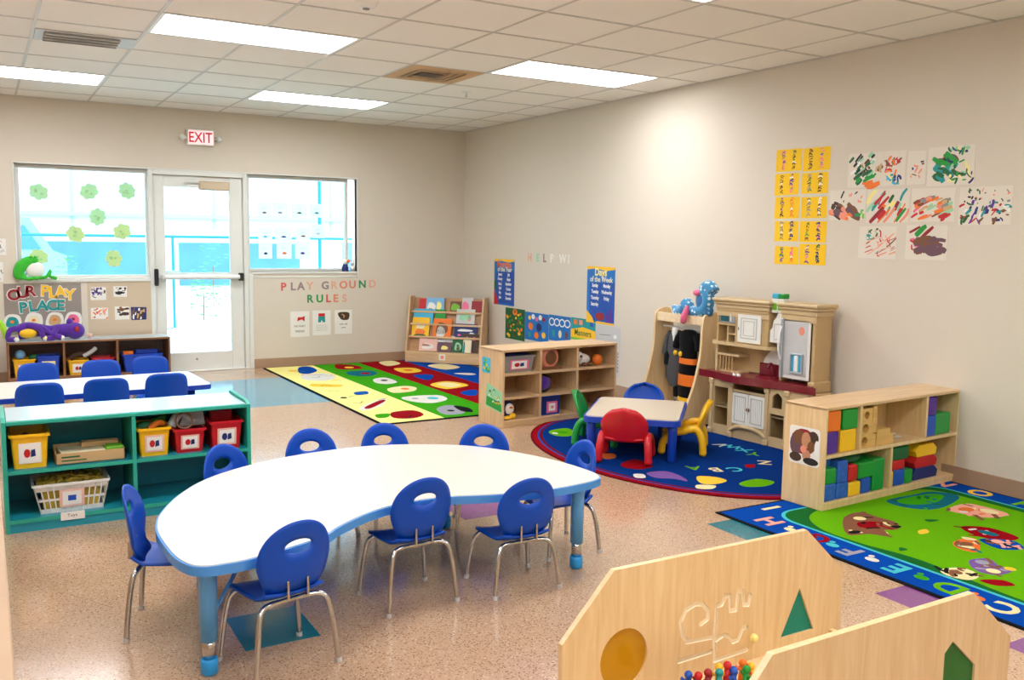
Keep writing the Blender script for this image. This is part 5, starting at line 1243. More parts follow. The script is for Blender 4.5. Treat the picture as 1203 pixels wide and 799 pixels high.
one('drum_stick', MB('brown').at(CM).tube([(-.17, FY + .03, .424), (.02, FY + .03, .424)], .011, 10), 'brown rolled stick lying in front of the toy drum', 'toy')
t = thing('plush_toy', 'white and brown plush dog in the top right cubby', 'plush toy', cbin(.26, FY + .1, .4125), ca)
obj('body', MB('paper').ball((0, 0, .05), (.09, .05, .05)), t); obj('head', MB('paper').ball((-.05, -.03, .08), (.045, .04, .04)), t)
obj('ear', MB('dkbrown').ball((-.08, -.05, .06), (.02, .015, .03)), t); obj('nose', MB('brown').ball((-.05, -.07, .085), .012), t)
for x in (-.07, .0, .06): obj('leg', MB('brown').ball((x, -.05, .016), (.025, .03, .016)), t)
one('toy_ball', MB('orange').at(CM).ball((.40, FY + .06, .457), (.044, .044, .0445)), 'orange ball beside the plush dog in the top right cubby', 'ball')
b = MB('black').at(CM @ Matrix.Translation((-.135, FY + .07, .305)) @ Matrix.Rotation(R(80), 4, 'X')).lathe([(0, -.004), (.072, -.004), (.072, .004), (.03, .006)], (0, 0, 0), 24, sx=1.0)
b.m('plush_purple').lathe([(.055, .005), (.045, .05), (0, .055)], (-.005, .0, 0), 20)
one('toy_hat', b, 'purple and black toy hat in the centre cubby', 'hat')
x, y, z = cbin(-.09, FY + .1, .0555)
t = thing('storage_box', 'dark blue box with pink label in the bottom middle cubby', 'box', (x, y, z), ca)
obj('box_body', MB('pl_blue').box(-.095, -.07, 0, .095, .08, .155, .004), t); obj('inner_panel', MB('navy').box(-.085, -.0715, .01, .085, -.069, .145), t)
b = MB('pink').at(frame((.02, -.0716, .06), (1, 0, 0), (0, 0, 1))).box(-.055, -.045, 0, .05, .045, .001); b.m('white').box(-.035, -.03, .001, .03, .03, .0015); b.m('salmon'); flat(b, circ(0, 0, .015, .012, 10), .002); obj('label_card', b, t)
t = thing('toy_figure', 'small black and white penguin toy in the bottom left cubby', 'plush toy', cbin(-.465, FY + .08, .0575), ca)
obj('body', MB('navy').ball((0, 0, .07), (.062, .05, .068)), t); obj('face', MB('white').ball((0, -.03, .075), (.042, .028, .045)), t); obj('beak', MB('orange').ball((0, -.058, .09), (.015, .012, .01)), t)
one('toy_duck', MB('yellow').at(CM).ball((-.49, FY + .03, .0712), (.04, .026, .015)).ball((-.44, FY + .035, .079), (.028, .022, .022)), 'yellow duck toy in front of the penguin', 'toy')

# ------------------------------------------------------------------ block shelf right
kx, ky, ka = -.617, -6.392, R(3.5)
KW, KD, KH = 1.25, .27, .562
KM = T(kx, ky, 0.0, ka)
kt = .014
ks = shelving('block_shelf', 'light birch shelf of coloured blocks standing on the playground rug', 'shelf', (kx, ky, .009), ka, KW, KD, KH - .009,
              [(-.325, .297, KH - .02), (.288, .297, KH - .02), (-.03, .04, .277)], [(-KW / 2 + .018, KW / 2 - .018, .287)],
              dict(side='birch', top='maple', back='birch', edge='birch', shelf='birch', div='birch'), kick=.028)
for c in ks.children:
    pass
KM = T(kx, ky, .009, ka)
FK = -KD / 2
def cube(x, z, w, h, d, m, lab, y=None, group='foam blocks on the block shelf', rz=0, name='toy_block'):
    y = FK + .012 if y is None else y
    b = MB(m).at(KM @ Matrix.Translation((x, y + d / 2, z)) @ Matrix.Rotation(rz, 4, 'Z')).box(-w / 2, -d / 2, 0, w / 2, d / 2, h, .006)
    one(name, b, lab, 'block', group)
zt = .2965
cube(-.542, zt + .120, .118, .112, .11, 'orange', 'orange cube, upper left on the block shelf')
cube(-.402, zt + .120, .125, .112, .11, 'green', 'green cube, upper row beside the orange cube')
cube(-.55, zt + .0005, .105, .118, .11, 'purple', 'purple cube under the orange cube')
cube(-.412, zt + .0005, .13, .118, .11, 'yellow', 'yellow cube under the green cube')
cube(.352, zt + .122, .1, .11, .11, 'purple', 'purple cube on top in the right bay')
cube(.352, zt + .0005, .1, .12, .11, 'blue', 'blue cube under the purple cube in the right bay')
cube(.475, zt + .0005, .15, .125, .11, 'pl_green', 'green cube at the right end of the upper shelf')
# wooden blocks with arches
wood('block_wood', (226, 182, 108), (206, 158, 84), 6, axis=0)
def woodblk(x0, x1, z0, z1, lab, hole=None, d=.10, y=None):
    y = FK + .014 if y is None else y
    b = MB('block_wood').at(KM)
    hs = []
    if hole: hs = [[(p[0], p[1]) for p in circ((x0 + x1) / 2 + hole[0], z0 + hole[1], hole[2], hole[2], 14)]]
    b.prism([(x0, z0), (x1, z0), (x1, z1), (x0, z1)], y, y + d, 'y', holes=hs)
    one('wooden_block', b, lab, 'wooden block', 'wooden blocks on the middle shelf')
woodblk(-.31, -.17, zt + .001, zt + .072, 'wooden arch block at the bottom of the stack', (-.03, .036, .026))
woodblk(-.31, -.2, zt + .073, zt + .145, 'wooden arch block in the middle of the stack', (-.01, .036, .026))
woodblk(-.308, -.21, zt + .146, zt + .218, 'wooden arch block on top of the stack', (-.0, .036, .022))
woodblk(-.205, -.17, zt + .08, zt + .225, 'upright wooden block beside the stack')
woodblk(-.165, -.01, zt + .001, zt + .062, 'long wooden block low on the middle shelf')
woodblk(-.16, -.04, zt + .063, zt + .092, 'short flat wooden block on the long one')
b = MB('paper').at(KM)
for i in range(8): b.prism(circ(.0 + rnd.uniform(-.02, .15), FK + rnd.uniform(.05, .15), .022, .018, 9), zt + .001 + i * .003, zt + .0035 + i * .003)
one('paper_scraps', b, 'pale flat wooden rings and scraps beside the wooden blocks', 'craft pieces', kind='stuff')
# lower bay: cardboard brick blocks and boxes
mat('brick_blue', (40, 96, 196), .5, vary=.5, vscale=30)
zl = .0415
G5 = 'blocks in the lower left bay'
cube(-.55, zl, .105, .09, .12, 'brick_blue', 'speckled blue brick block, bottom left of the lower bay', group=G5)
cube(-.44, zl, .10, .085, .12, 'brick_blue', 'speckled blue brick block beside the bottom left one', group=G5)
cube(-.545, zl + .091, .095, .085, .12, 'pl_green', 'green square block on the blue bricks', group=G5)
cube(-.445, zl + .086, .085, .12, .12, 'brick_blue', 'upright blue block in the lower bay', group=G5)
cube(-.55, zl + .178, .1, .05, .1, 'brick_blue', 'small blue block on top of the green square', group=G5, y=FK + .05)
cube(-.335, zl, .1, .075, .11, 'yellow', 'yellow block low in the lower bay', group=G5)
cube(-.355, zl + .086, .075, .085, .11, 'red', 'red block above the yellow block', group=G5)
cube(-.235, zl, .08, .085, .11, 'blue', 'blue block right of the yellow block', group=G5)
cube(-.235, zl + .087, .14, .085, .13, 'green', 'large green block above the blue block', group=G5)
cube(-.125, zl, .10, .18, .15, 'pl_green', 'tall bright green box near the lower divider', group=G5)
b = MB('dkgreen').at(KM @ Matrix.Translation((-.33, FK + .1, zl + .19))).loft([(0, 0, -.008, .12, .06), (0, 0, .01, .13, .065), (-.02, 0, .03, .09, .045), (-.03, 0, .038, .03, .02)])
one('toy_bundle', b, 'dark green rounded toy on top of the lower left blocks', 'toy')
G6 = 'blocks in the lower right bay'
cube(.07, zl + .001, .1, .09, .11, 'blue', 'dark blue block low in the right lower bay', group=G6)
cube(-.0, zl + .001, .028, .09, .1, 'yellow', 'thin yellow block against the divider', group=G6)
cube(.055, zl + .0925, .125, .055, .1, 'red', 'red block with green below it in the right lower bay', group=G6)
cube(.07, zl + .149, .16, .075, .12, 'dkgreen', 'dark green castle block in the right lower bay', group=G6)
for q in (-.055, .0, .055): cube(.07 + q, zl + .2245, .03, .012, .1, 'dkgreen', 'small dark green battlement piece on the castle block', group=G6)
cube(.165, zl + .001, .07, .08, .1, 'green', 'green block beside the dark blue one', group=G6)
for k, (m, z0, h_, w_) in enumerate((('navy', .0, .07, .25), ('red', .0705, .065, .23), ('yellow', .136, .07, .21))):
    b = MB(m).at(KM).prism([(.35 - w_ / 2 + .015, zl + .001 + z0), (.35 + w_ / 2 - .01, zl + .001 + z0), (.35 + w_ / 2, zl + .001 + z0 + h_ * .55), (.35 + w_ / 2 - .04, zl + z0 + h_), (.35, zl + z0 + h_), (.35 - w_ / 2 + .03, zl + z0 + h_), (.35 - w_ / 2, zl + z0 + h_ * .5)], FK + .03, FK + .14, 'y')
    one('soft_block', b, ['dark blue soft block at the bottom of the stack by the shelf end', 'red soft block in the middle of the stack', 'yellow soft block on top of the stack'][k], 'block', 'stacked soft blocks', bevel=.01)
# photo on end panel
Fk = KM @ frame((-KW / 2, 0, 0), (0, -1, 0), (0, 0, 1))
b = MB('paper').at(Fk); b.prism(rrect(-.095, .225, .105, .43, .02), .0006, .0014)
for i, (c, x, y, rx, ry) in enumerate([('dkred', .0, .35, .085, .07), ('plum', -.05, .33, .04, .06), ('dkbrown', .06, .38, .035, .035), ('brown', -.03, .37, .035, .04), ('skin', .015, .36, .03, .045), ('skin', .02, .28, .028, .03), ('dkbrown', -.05, .26, .04, .025), ('black', .05, .25, .05, .02), ('brown', .05, .33, .025, .03), ('white', .085, .33, .015, .04), ('salmon', .0, .31, .02, .02)]):
    b.m(c); flat(b, circ(x, y, rx, ry, 14), .0016 + i * 3e-5)
one('photo_print', b, 'photo of hugging children stuck on the block shelf end', 'photo')

# ------------------------------------------------------------------ small table and chairs
t = thing('toddler_table', 'small square table with tan top and royal blue rim and legs', 'table', (-1.19, -4.93, .009), R(-44))
obj('rim', MB('band_royal').prism(rrect(-.315, -.385, .315, .385, .055), .235, .272, smooth=True), t, bevel=.008)
obj('tabletop', MB('lam_tan').prism(rrect(-.30, -.37, .30, .37, .045), .262, .278, smooth=True), t, bevel=.002)
for sx in (-1, 1):
    for sy in (-1, 1): obj('leg', MB('band_royal').lathe([(0, .235), (.034, .235), (.03, .2), (.027, .01), (.022, 0), (0, 0)], (sx * .262, sy * .33, 0), 18), t)
def tod(x, y, fx, fy, m, lab, Hh=.345):
    t = thing('toddler_chair', lab, 'chair', (x, y, .009), math.atan2(-fx, fy), 'moulded toddler chairs at the small table')
    zs = .15
    def bf(u, v):
        a = (u - .5) * 2; z = v
        wid = .15 * math.sqrt(max(0.0001, 1 - max(0, (z - .45) / .55) ** 2)) if z > .45 else .15 * (.86 + .14 * z / .45)
        return (a * wid, -.125 - .075 * z + .035 * a * a, zs - .01 + z * (Hh - zs + .01))
    obj('backrest', MB(m).sheet(bf, 12, 14, .014), t)
    def sf(u, v):
        a = (u - .5) * 2; return (a * .125, -.13 + v * .25, zs + .01 * a * a - .012 * math.sin(PI * v))
    obj('seat', MB(m).sheet(sf, 8, 8, .014), t)
    for sx in (-1, 1):
        obj('leg', MB(m).tube(spline([(sx * .158, -.15, .026), (sx * .154, -.145, .09), (sx * .148, -.125, zs), (sx * .144, -.09, zs + .028), (sx * .14, -.03, zs + .012)], 5), .0245, 12).ball((sx * .158, -.150, .0255), .0255), t)
        obj('leg', MB(m).tube(spline([(sx * .155, .12, .026), (sx * .15, .11, .09), (sx * .145, .06, zs - .005), (sx * .14, .0, zs + .005), (sx * .14, -.04, zs + .012)], 5), .0245, 12).ball((sx * .155, .1205, .0255), .0255), t)
    return t
a = R(-44); ex = (math.cos(a), math.sin(a)); ey = (-math.sin(a), math.cos(a))
def tp(u, v): return (-1.19 + ex[0] * u + ey[0] * v, -4.93 + ex[1] * u + ey[1] * v)
x, y = tp(-.03, -.34); tod(x - .0, y, ey[0], ey[1], 'pl_red', 'red toddler chair with its back to the camera', .36)
x, y = tp(.30, .03); tod(x, y, -ex[0], -ex[1], 'pl_yellow', 'yellow toddler chair beside the play kitchen', .35)
x, y = tp(-.265, .09); tod(x, y, ex[0], ex[1], 'pl_green', 'green toddler chair beside the cubby shelf', .36)
x, y = tp(-.01, .42); tod(x, y, -ey[0], -ey[1], 'seat_blue', 'blue toddler chair on the far side of the small table', .36)

# ------------------------------------------------------------------ dress-up stand
DY0, DY1 = -3.93, -4.5
t = thing('dress_up_stand', 'wooden dress-up clothes stand with curved side panels', 'clothes stand', (0, 0, .0092))
prof = blob2([(-.05, 0), (-.46, 0), (-.40, .12), (-.32, .3), (-.26, .55), (-.25, .78), (-.22, .85), (-.13, .87), (-.08, .82), (-.05, .6)], 5)
for y in (DY0, DY1):
    b = MB('birch').at(frame((0, y, 0), (1, 0, 0), (0, 0, 1))).prism(prof, -.012, .012)
    obj('side_panel', b, t, bevel=.003)
obj('cross_bar', MB('birch_edge').box(-.235, DY1 + .012, .765, -.215, DY0 - .012, .835, .003), t)
obj('top_shelf', MB('birch_edge').box(-.215, DY1 + .012, .80, -.08, DY0 - .012, .815, .003), t)
obj('floor_board', MB('birch_edge').box(-.36, DY1 + .012, .06, -.08, DY0 - .012, .075, .003), t)
b = MB('alu').tube([(-.16, DY0 - .012, .72), (-.16, DY1 + .012, .72)], .009, 10); obj('hanging_rail', b, t)
# grey vest
t = thing('costume_vest', 'grey dress-up waistcoat with a yellow button hanging on the stand', 'costume', (-.17, -4.12, 0))
b = MB('felt_grey').loft([(0.0, .0, .25, .045, .05), (0, .02, .32, .05, .085), (0, .01, .42, .05, .10), (0, 0, .55, .05, .095), (0, 0, .66, .045, .08), (0, 0, .70, .03, .06), (0, 0, .71, .01, .02)], 24)
obj('cloth', b, t); obj('dark_lining', MB('felt_black').loft([(-.02, .07, .42, .03, .05), (-.015, .06, .5, .04, .06), (0, .05, .55, .03, .04)], 16), t); obj('dark_hem', MB('felt_black').loft([(.01, -.03, .17, .04, .045), (.01, -.03, .26, .045, .05)], 16), t)
obj('button', MB('yellow').ball((-.05, -.045, .53), (.012, .022, .022)), t)
obj('shirt_front', MB('white').loft([(-.035, -.01, .62, .012, .008), (-.035, -.01, .69, .014, .03), (-.03, -.01, .73, .012, .035)], 12), t)
for s_ in (-1, 1): obj('sleeve', MB('felt_grey').tube(spline([(0, s_ * .07, .68), (0, s_ * .11, .62), (-.01, s_ * .13, .5)], 5), .03, 12), t)
t = thing('costume_bee', 'black bee costume with orange stripes hanging on the stand', 'costume', (-.19, -4.29, 0))
ROW = [(.16, .09), (.24, .1), (.32, .1), (.42, .095), (.5, .09), (.56, .085), (.6, .10), (.66, .115), (.70, .10), (.725, .03)]
def lr(z):
    for (a_, ra), (b_, rb) in zip(ROW, ROW[1:]):
        if a_ <= z <= b_: return ra + (rb - ra) * (z - a_) / (b_ - a_)
    return ROW[-1][1]
obj('cloth', MB('felt_black').loft([(0, -.0, z, .045, r_) for z, r_ in ROW], 24), t)
for z0, z1 in ((.155, .185), (.28, .37), (.455, .50)):
    obj('stripe', MB('orange' if z0 > .2 else 'yellow').loft([(-.001, -.0, z, .0475, lr(max(z, .16)) * 1.03) for z in (z0, (z0 + z1) / 2, z1)], 24), t)
obj('button', MB('yellow').ball((-.047, .045, .53), (.012, .02, .022)), t)
for s_ in (-1, 1): obj('sleeve', MB('felt_black').tube(spline([(0, s_ * .085, .69), (-.005, s_ * .12, .64), (-.01, s_ * .135, .57)], 5), .034, 12), t)
# dotted plush on top
t = thing('plush_toy', 'light blue spotted plush snake with pink ends on top of the stand', 'plush toy', (-.19, -4.3, .84))
pts = [(0.02, .22, .05), (0, .15, .02), (0, .08, .045), (0.0, .05, .09), (0, .0, .03), (0, -.08, .035), (0, -.14, .05), (0, -.19, .10), (0, -.19, .17), (0, -.15, .215), (0, -.2, .24), (0.0, -.25, .2)]
S_ = spline(pts, 6)
obj('body', MB('dot_blue').tube(S_, .04, 14, rs=[.026 + .022 * min(1, i / 12) for i in range(len(S_))]), t)
obj('wing', MB('dot_teal').ball((-.01, -.13, .12), (.035, .06, .075)).ball((0, -.21, .22), (.04, .055, .045)).ball((0, -.2, .05), (.035, .045, .045)), t)
obj('horn', MB('pink').tube(spline([(-.06, -.03, .08), (-.08, -.015, .0), (-.08, .0, -.06)], 5), .022, 10, rs=[.012, .016, .02, .023, .025, .027, .027, .026, .024, .02, .01]), t)
obj('muzzle', MB('pink').ball((-.03, -.10, .185), (.03, .04, .026)), t)

# ------------------------------------------------------------------ play kitchen
KX = -.36
t = thing('play_kitchen', 'tan toy kitchen with maroon worktop, white doors and grey fridge', 'toy kitchen', (KX - .005, -4.675, .009), R(-86)); t.scale = (.95, .8, 1.025)
# local x along wall to the right, y depth into wall
b = MB('kit_tan')
b.box(0.06, .05, .0, 1.02, .26, .02).box(.06, .24, 0, 1.02, .26, .40)          # floor and back
b.box(.06, .0, 0, .10, .26, .40, .006).box(.98, .0, 0, 1.02, .26, .40, .006)
obj('base_carcass', b, t)
def archpanel(x0, x1, z0, z1, hx0, hx1, hz0, hz1, rise):
    hole = [(hx0, hz0), (hx1, hz0), (hx1, hz1 - rise)] + [(hx1 - (hx1 - hx0) * i / 8, hz1 - rise + rise * math.sin(PI * i / 8)) for i in range(1, 8)] + [(hx0, hz1 - rise)]
    return [(x0, z0), (x1, z0), (x1, z1), (x0, z1)], hole
b = MB('kit_tan_lt')
o_, h_ = archpanel(.06, .30, .0, .40, .11, .25, .07, .345, .0); b.prism(o_, -.0, .022, 'y', holes=[h_])
o1, h1 = archpanel(.62, .82, .0, .40, .655, .785, .065, .225, .0); h2 = archpanel(0, 0, 0, 0, .675, .765, .265, .37, .03)[1]; b.prism(o1, -.0, .022, 'y', holes=[h1, h2])
o1, h1 = archpanel(.82, 1.02, .0, .40, .85, .985, .065, .225, .0); b.prism(o1, -.0, .022, 'y', holes=[h1])
b.box(.30, .0, .33, .62, .022, .345).box(.30, .0, .0, .62, .022, .1)
obj('face_frame', b, t, bevel=.004)
ar = MB('kit_tan_lt').prism([(.30, .03), (.62, .03), (.62, .1)] + [(.62 - .32 * i / 10, .1 - .03 + .03 * math.cos(PI * (i - 5) / 5) * 0 + .0) for i in range(1, 10)] + [(.30, .1)], -.02, .001, 'y')
obj('arched_apron', MB('kit_tan_lt').tube(spline([(.29, -.012, .05), (.36, -.02, .085), (.46, -.024, .095), (.56, -.02, .085), (.63, -.012, .05)], 5), .014, 8), t)
for x in (.085, .29, .63, .81):
    obj('pilaster', MB('kit_tan_lt').box(x - .016, -.016, .0, x + .016, .0, .36, .005).box(x - .024, -.022, .36, x + .024, .0, .40, .006).box(x - .024, -.022, .0, x + .024, 0, .04, .006), t)
obj('inner_shelf', MB('kit_in').box(.1, .022, .195, .98, .24, .205).box(.3, .022, .33, .62, .24, .335).box(.25, .03, .02, .3, .24, .40).box(.62, .03, .02, .655, .24, .4), t)
for k, x0 in enumerate((.305, .4625)):
    dd = MB('kit_white').box(x0, -.012, .105, x0 + .1525, .0, .325, .003); dd.m('kit_line')
    ring(dd, x0 + .02, .125, x0 + .1325, .305, .008, -.0145, -.012, 0)
    for q in range(5): dd.box(x0 + .035 + .018 * q, -.0135, .135, x0 + .038 + .018 * q, -.012, .295)
    od = obj('door', dd, t)
    obj('door_handle', MB('brown').ball((.452 if k == 0 else .472, -.018, .22), (.006, .007, .012)), od)
ct = [(-.01, .26), (-.015, .02)] + blob2([(-.01, .0), (.12, -.02), (.25, -.06), (.42, -.09), (.58, -.06), (.72, -.02), (.9, -.015), (1.0, -.01)], 4)[:-3] + [(1.0, .0), (1.0, .045), (.975, .045), (.975, .26)]
wt = obj('worktop', MB('maroon').prism(ct, .40, .45, smooth=True), t, bevel=.012)
obj('sink_edge', MB('maroon').prism(blob2([(.5, .03), (.62, .03), (.66, .1), (.64, .19), (.5, .19), (.46, .1)], 4), .45, .466, holes=[blob2([(.51, .045), (.61, .045), (.64, .1), (.625, .175), (.51, .175), (.475, .1)], 4)]), t)
obj('backsplash', MB('maroon').box(.42, .17, .45, .68, .19, .54, .006), t)
obj('tap', MB('maroon').tube(spline([(.57, .15, .45), (.57, .14, .53), (.57, .1, .545), (.57, .08, .52)], 5), .012, 8), t)
for k, x in enumerate((.335, .375)): obj('hob_knob', MB('white').lathe([(0, .012), (.014, .012), (.016, 0)], (x, -.035 - .0 * k, .45)), t)
# back panel light
obj('wall_panel', MB('kit_white').box(.40, .2, .45, .72, .215, .74, .003), t)
# upper left cabinet
UY = .06
b = MB('kit_tan'); b.box(.06, .24, .66, .57, .26, .93).box(.06, UY, .66, .08, .26, .93, .004).box(.55, UY, .66, .57, .26, .93, .004).box(.06, UY, .785, .26, .26, .80).box(.25, UY, .66, .27, .26, .93).box(.06, UY - .01, .885, .57, .26, .905, .004)
b.box(.27, UY + .01, .66, .55, .24, .89)
obj('upper_cabinet', b, t)
obj('crown', MB('kit_tan_lt').box(.05, UY - .015, .905, .578, .27, .935, .006).box(.04, UY - .03, .935, .588, .28, .955, .006).box(.03, UY - .045, .955, .598, .285, .978, .008).box(.06, UY - .005, .85, .57, UY + .005, .905, .003), t)
obj('upper_shelf', MB('kit_tan_lt').prism(blob2([(.04, UY - .02), (.25, UY - .03), (.45, UY - .035), (.6, UY - .01), (.6, .2), (.04, .2)], 4), .645, .665), t, bevel=.005)
br = MB('kit_tan')
br.prism([(.44, .45), (.6, .66), (.26, .66), (.26, .6), (.36, .56), (.42, .5)] if False else ([(.06, .66), (.585, .66)] + [(.585 - .165 * math.sin(R(q)), .65 - .19 * (1 - math.cos(R(q)))) for q in range(10, 91, 10)] + [(.06, .455)]), .20, .22, 'y')
obj('curved_bracket', br, t, bevel=.006)
obj('lower_rack', MB('kit_tan_lt').box(.06, UY, .565, .30, .24, .58, .004).box(.06, UY, .45, .08, .24, .66).box(.1, UY + .01, .45, .3, .24, .462), t)
for x in (.105, .135, .165, .195, .225): obj('rack_spindle', MB('kit_tan').tube([(x, UY + .01, .46), (x, UY + .01, .566)], .005, 6), t)
mw = obj('microwave', MB('kit_silver').box(.09, UY - .0, .801, .245, .2, .883, .005), t)
obj('microwave_screen', MB('screen').box(.1, UY - .003, .812, .185, UY, .873, .003), mw); obj('microwave_handle', MB('white').tube([(.21, UY - .01, .815), (.21, UY - .01, .87)], .006, 8), mw)
dd = MB('kit_white').box(.275, UY - .006, .675, .50, UY + .009, .875, .003); dd.m('kit_line'); ring(dd, .31, .705, .465, .85, .006, UY - .009, UY - .006, 0); ring(dd, .335, .725, .44, .83, .004, UY - .009, UY - .006, 0)
od = obj('door', dd, t); obj('door_handle', MB('grey').ball((.292, UY - .012, .77), (.005, .006, .012)), od)
obj('niche_divider', MB('kit_tan_lt').box(.17, UY, .665, .18, .24, .785).box(.18, UY, .72, .25, .24, .728), t)
# white arch cabinet in the gap
ac = MB('kit_white').prism([(.575, .70), (.685, .70), (.685, .9), (.64, .9), (.625, .87), (.605, .85), (.595, .80), (.575, .78)], .075, .15, 'y'); ac.m('kit_line')
ring(ac, .61, .72, .675, .83, .005, .072, .075, 0)
obj('arch_cabinet', ac, t, bevel=.003)
# fridge tower
b = MB('kit_tan'); b.box(.685, UY, .45, .70, .27, .92, .004).box(.955, UY - .0, .45, .985, .27, .92, .006).box(.685, .25, .45, .985, .27, .92).box(.70, UY, .88, .955, .25, .92).box(.94, UY - .012, .40, 1.0, .275, .475, .008)
obj('fridge_tower', b, t)
obj('crown', MB('kit_tan_lt').box(.68, UY - .015, .90, .995, .28, .935, .006).box(.67, UY - .03, .935, 1.01, .29, .955, .006).box(.66, UY - .045, .955, 1.02, .295, .98, .008).box(.685, UY - .008, .855, .985, UY + .005, .90, .003), t)
fr = obj('fridge_door', MB('kit_white').box(.70, UY - .008, .475, .945, UY + .01, .875, .006), t)
pnl = MB('ltgrey').box(.724, UY - .012, .50, .925, UY - .008, .855, .002); obj('door_panel', pnl, fr)
obj('door_handle', MB('kit_silver').box(.70, UY - .034, .475, .722, UY - .01, .875, .006), fr)
obj('grip', MB('white').tube(spline([(.71, UY - .03, .82), (.71, UY - .06, .76), (.71, UY - .06, .66), (.71, UY - .03, .60)], 5), .008, 8), fr)
dp = MB('kit_silver'); ring(dp, .79, .515, .9, .65, .012, UY - .03, UY - .012, .002); dp.m('cyan').box(.80, UY - .016, .53, .89, UY - .012, .64); dp.m('white').box(.828, UY - .03, .53, .862, UY - .014, .635, .003)
obj('ice_dispenser', dp, fr)
obj('door_sticker', MB('salmon').at(frame((.875, UY - .0125, .80), (1, 0, 0), (0, 0, 1))).prism(circ(0, 0, .024, .028, 18), 0, .002), fr)
# containers on top
def kp(x, y, z): v = T(KX - .005, -4.675, .009, R(-86)) @ Vector((x * .95, y * .8, z * 1.025)); return (v.x, v.y, v.z)
for x, m, lab in ((.604, 'cyan', 'white toy canister with a blue lid on the play kitchen'), (.657, 'pl_green', 'white toy canister with a green lid on the play kitchen')):
    t2 = thing('toy_canister', lab, 'canister', kp(x, .115, .902), R(-86), 'toy canisters on the play kitchen')
    obj('body', MB('kit_white').box(-.025, -.03, 0, .025, .03, .1, .004), t2); obj('lid', MB(m).box(-.027, -.032, .1, .027, .032, .135, .006), t2)
    obj('label_band', MB('ltgreen').box(-.02, -.0312, .02, .02, -.030, .07), t2)

# ------------------------------------------------------------------ activity panels (foreground)
t = thing('activity_center', 'birch play unit with two eight-sided panels and coloured windows', 'play unit', (-3.13, -8.1, 0))
ox, oy = 3.13, 8.1
def sq(P): return [(x + ox, z) for x, z in P]
pa = sq([(-3.69, .02), (-3.69, .317), (-3.52, .498), (-2.755, .498), (-2.575, .335), (-2.575, .02), (-2.65, .0), (-3.62, .0)])
hov = circ(-3.478 + ox, .232, .083, .088, 28); htr = sq([(-2.777, .309), (-2.703, .157), (-2.855, .157)])
side_a = obj('side_panel', MB('birch').prism(pa, .291, .309, 'y', holes=[hov, htr]), t)
import bmesh
bm = bmesh.new(); bm.from_mesh(side_a.data); bmesh.ops.remove_doubles(bm, verts=bm.verts, dist=1e-6); bmesh.ops.recalc_face_normals(bm, faces=bm.faces); bm.to_mesh(side_a.data); bm.free()
obj('window_pane', MB('acr_yellow').prism(circ(-3.478 + ox, .232, .086, .091, 28), .298, .302, 'y'), t, label='amber oval see-through window')
obj('window_pane', MB('acr_teal').prism(sq([(-2.777, .313), (-2.699, .154), (-2.859, .154)]), .298, .302, 'y'), t, label='teal triangular see-through window')
mz = [[(-3.193, .275), (-3.167, .285), (-3.165, .311), (-3.19, .337), (-3.216, .342), (-3.255, .329), (-3.273, .296), (-3.265, .258), (-3.244, .23), (-3.137, .223)], [(-3.274, .176), (-3.148, .179)],
      [(-3.132, .32), (-3.135, .27), (-3.137, .22), (-3.131, .15)], [(-3.131, .146), (-2.997, .152)], [(-3.131, .318), (-3.111, .319), (-3.099, .346), (-3.081, .343), (-3.075, .293), (-3.051, .291), (-3.047, .35), (-3.029, .346), (-3.019, .301), (-3.001, .298), (-2.996, .327)],
      [(-3.133, .209), (-3.096, .222), (-3.074, .209), (-3.059, .19), (-3.038, .191), (-3.019, .228), (-3.004, .225)]]
mat('groove_light', (250, 234, 204), .5)
cut = MB('groove_light'); cut.m('groove_light')
def capsule(p, q, r_):
    d_ = Vector((q[0] - p[0], q[1] - p[1])); a_ = math.atan2(d_.y, d_.x)
    return [(p[0] + ox + r_ * math.cos(a_ + R(90 + 30 * i)), p[1] + r_ * math.sin(a_ + R(90 + 30 * i))) for i in range(7)] + [(q[0] + ox + r_ * math.cos(a_ + R(-90 + 30 * i)), q[1] + r_ * math.sin(a_ + R(-90 + 30 * i))) for i in range(7)]
k_ = 0
panel = side_a
for l in mz:
    for p, q in zip(l, l[1:]):
        c_ = MB('groove_light'); k_ += 1
        c_.prism(capsule(p, q, .0072), .28, .297 - .00004 * (k_ % 5), 'y')
        co = obj('groove_cutter', c_, t)
        import bmesh
        bm = bmesh.new(); bm.from_mesh(co.data); bmesh.ops.remove_doubles(bm, verts=bm.verts, dist=1e-6); bmesh.ops.recalc_face_normals(bm, faces=bm.faces); bm.to_mesh(co.data); bm.free()
        md = panel.modifiers.new('groove', 'BOOLEAN'); md.operation = 'DIFFERENCE'; md.object = co; md.solver = 'EXACT'; md.material_mode = 'TRANSFER'
dg = bpy.context.evaluated_depsgraph_get(); dg.update()
nm_ = bpy.data.meshes.new_from_object(panel.evaluated_get(dg))
panel.modifiers.clear(); panel.data = nm_
for o in [o for o in t.children if o.name.startswith('groove_cutter')]: bpy.data.objects.remove(o)
obj('maze_knob', MB('ltyellow').ball((-2.99 + ox, .272, .195), .0135), t, label='pale yellow sliding knob')
pbx = sq([(-3.69, .02), (-3.69, .317), (-3.52, .498), (-2.785, .502), (-2.605, .345), (-2.605, .02), (-2.65, .0), (-3.62, .0)])
hpe = sq([(-2.863, .387), (-2.758, .297), (-2.758, .15), (-2.895, .15), (-2.895, .36)])
obj('side_panel', MB('birch').prism(pbx, -.299, -.281, 'y', holes=[hpe]), t, bevel=.0025)
obj('window_pane', MB('acr_green').prism(sq([(-2.863, .392), (-2.753, .299), (-2.753, .146), (-2.9, .146), (-2.9, .362)]), -.292, -.288, 'y'), t, label='green five-sided see-through window')
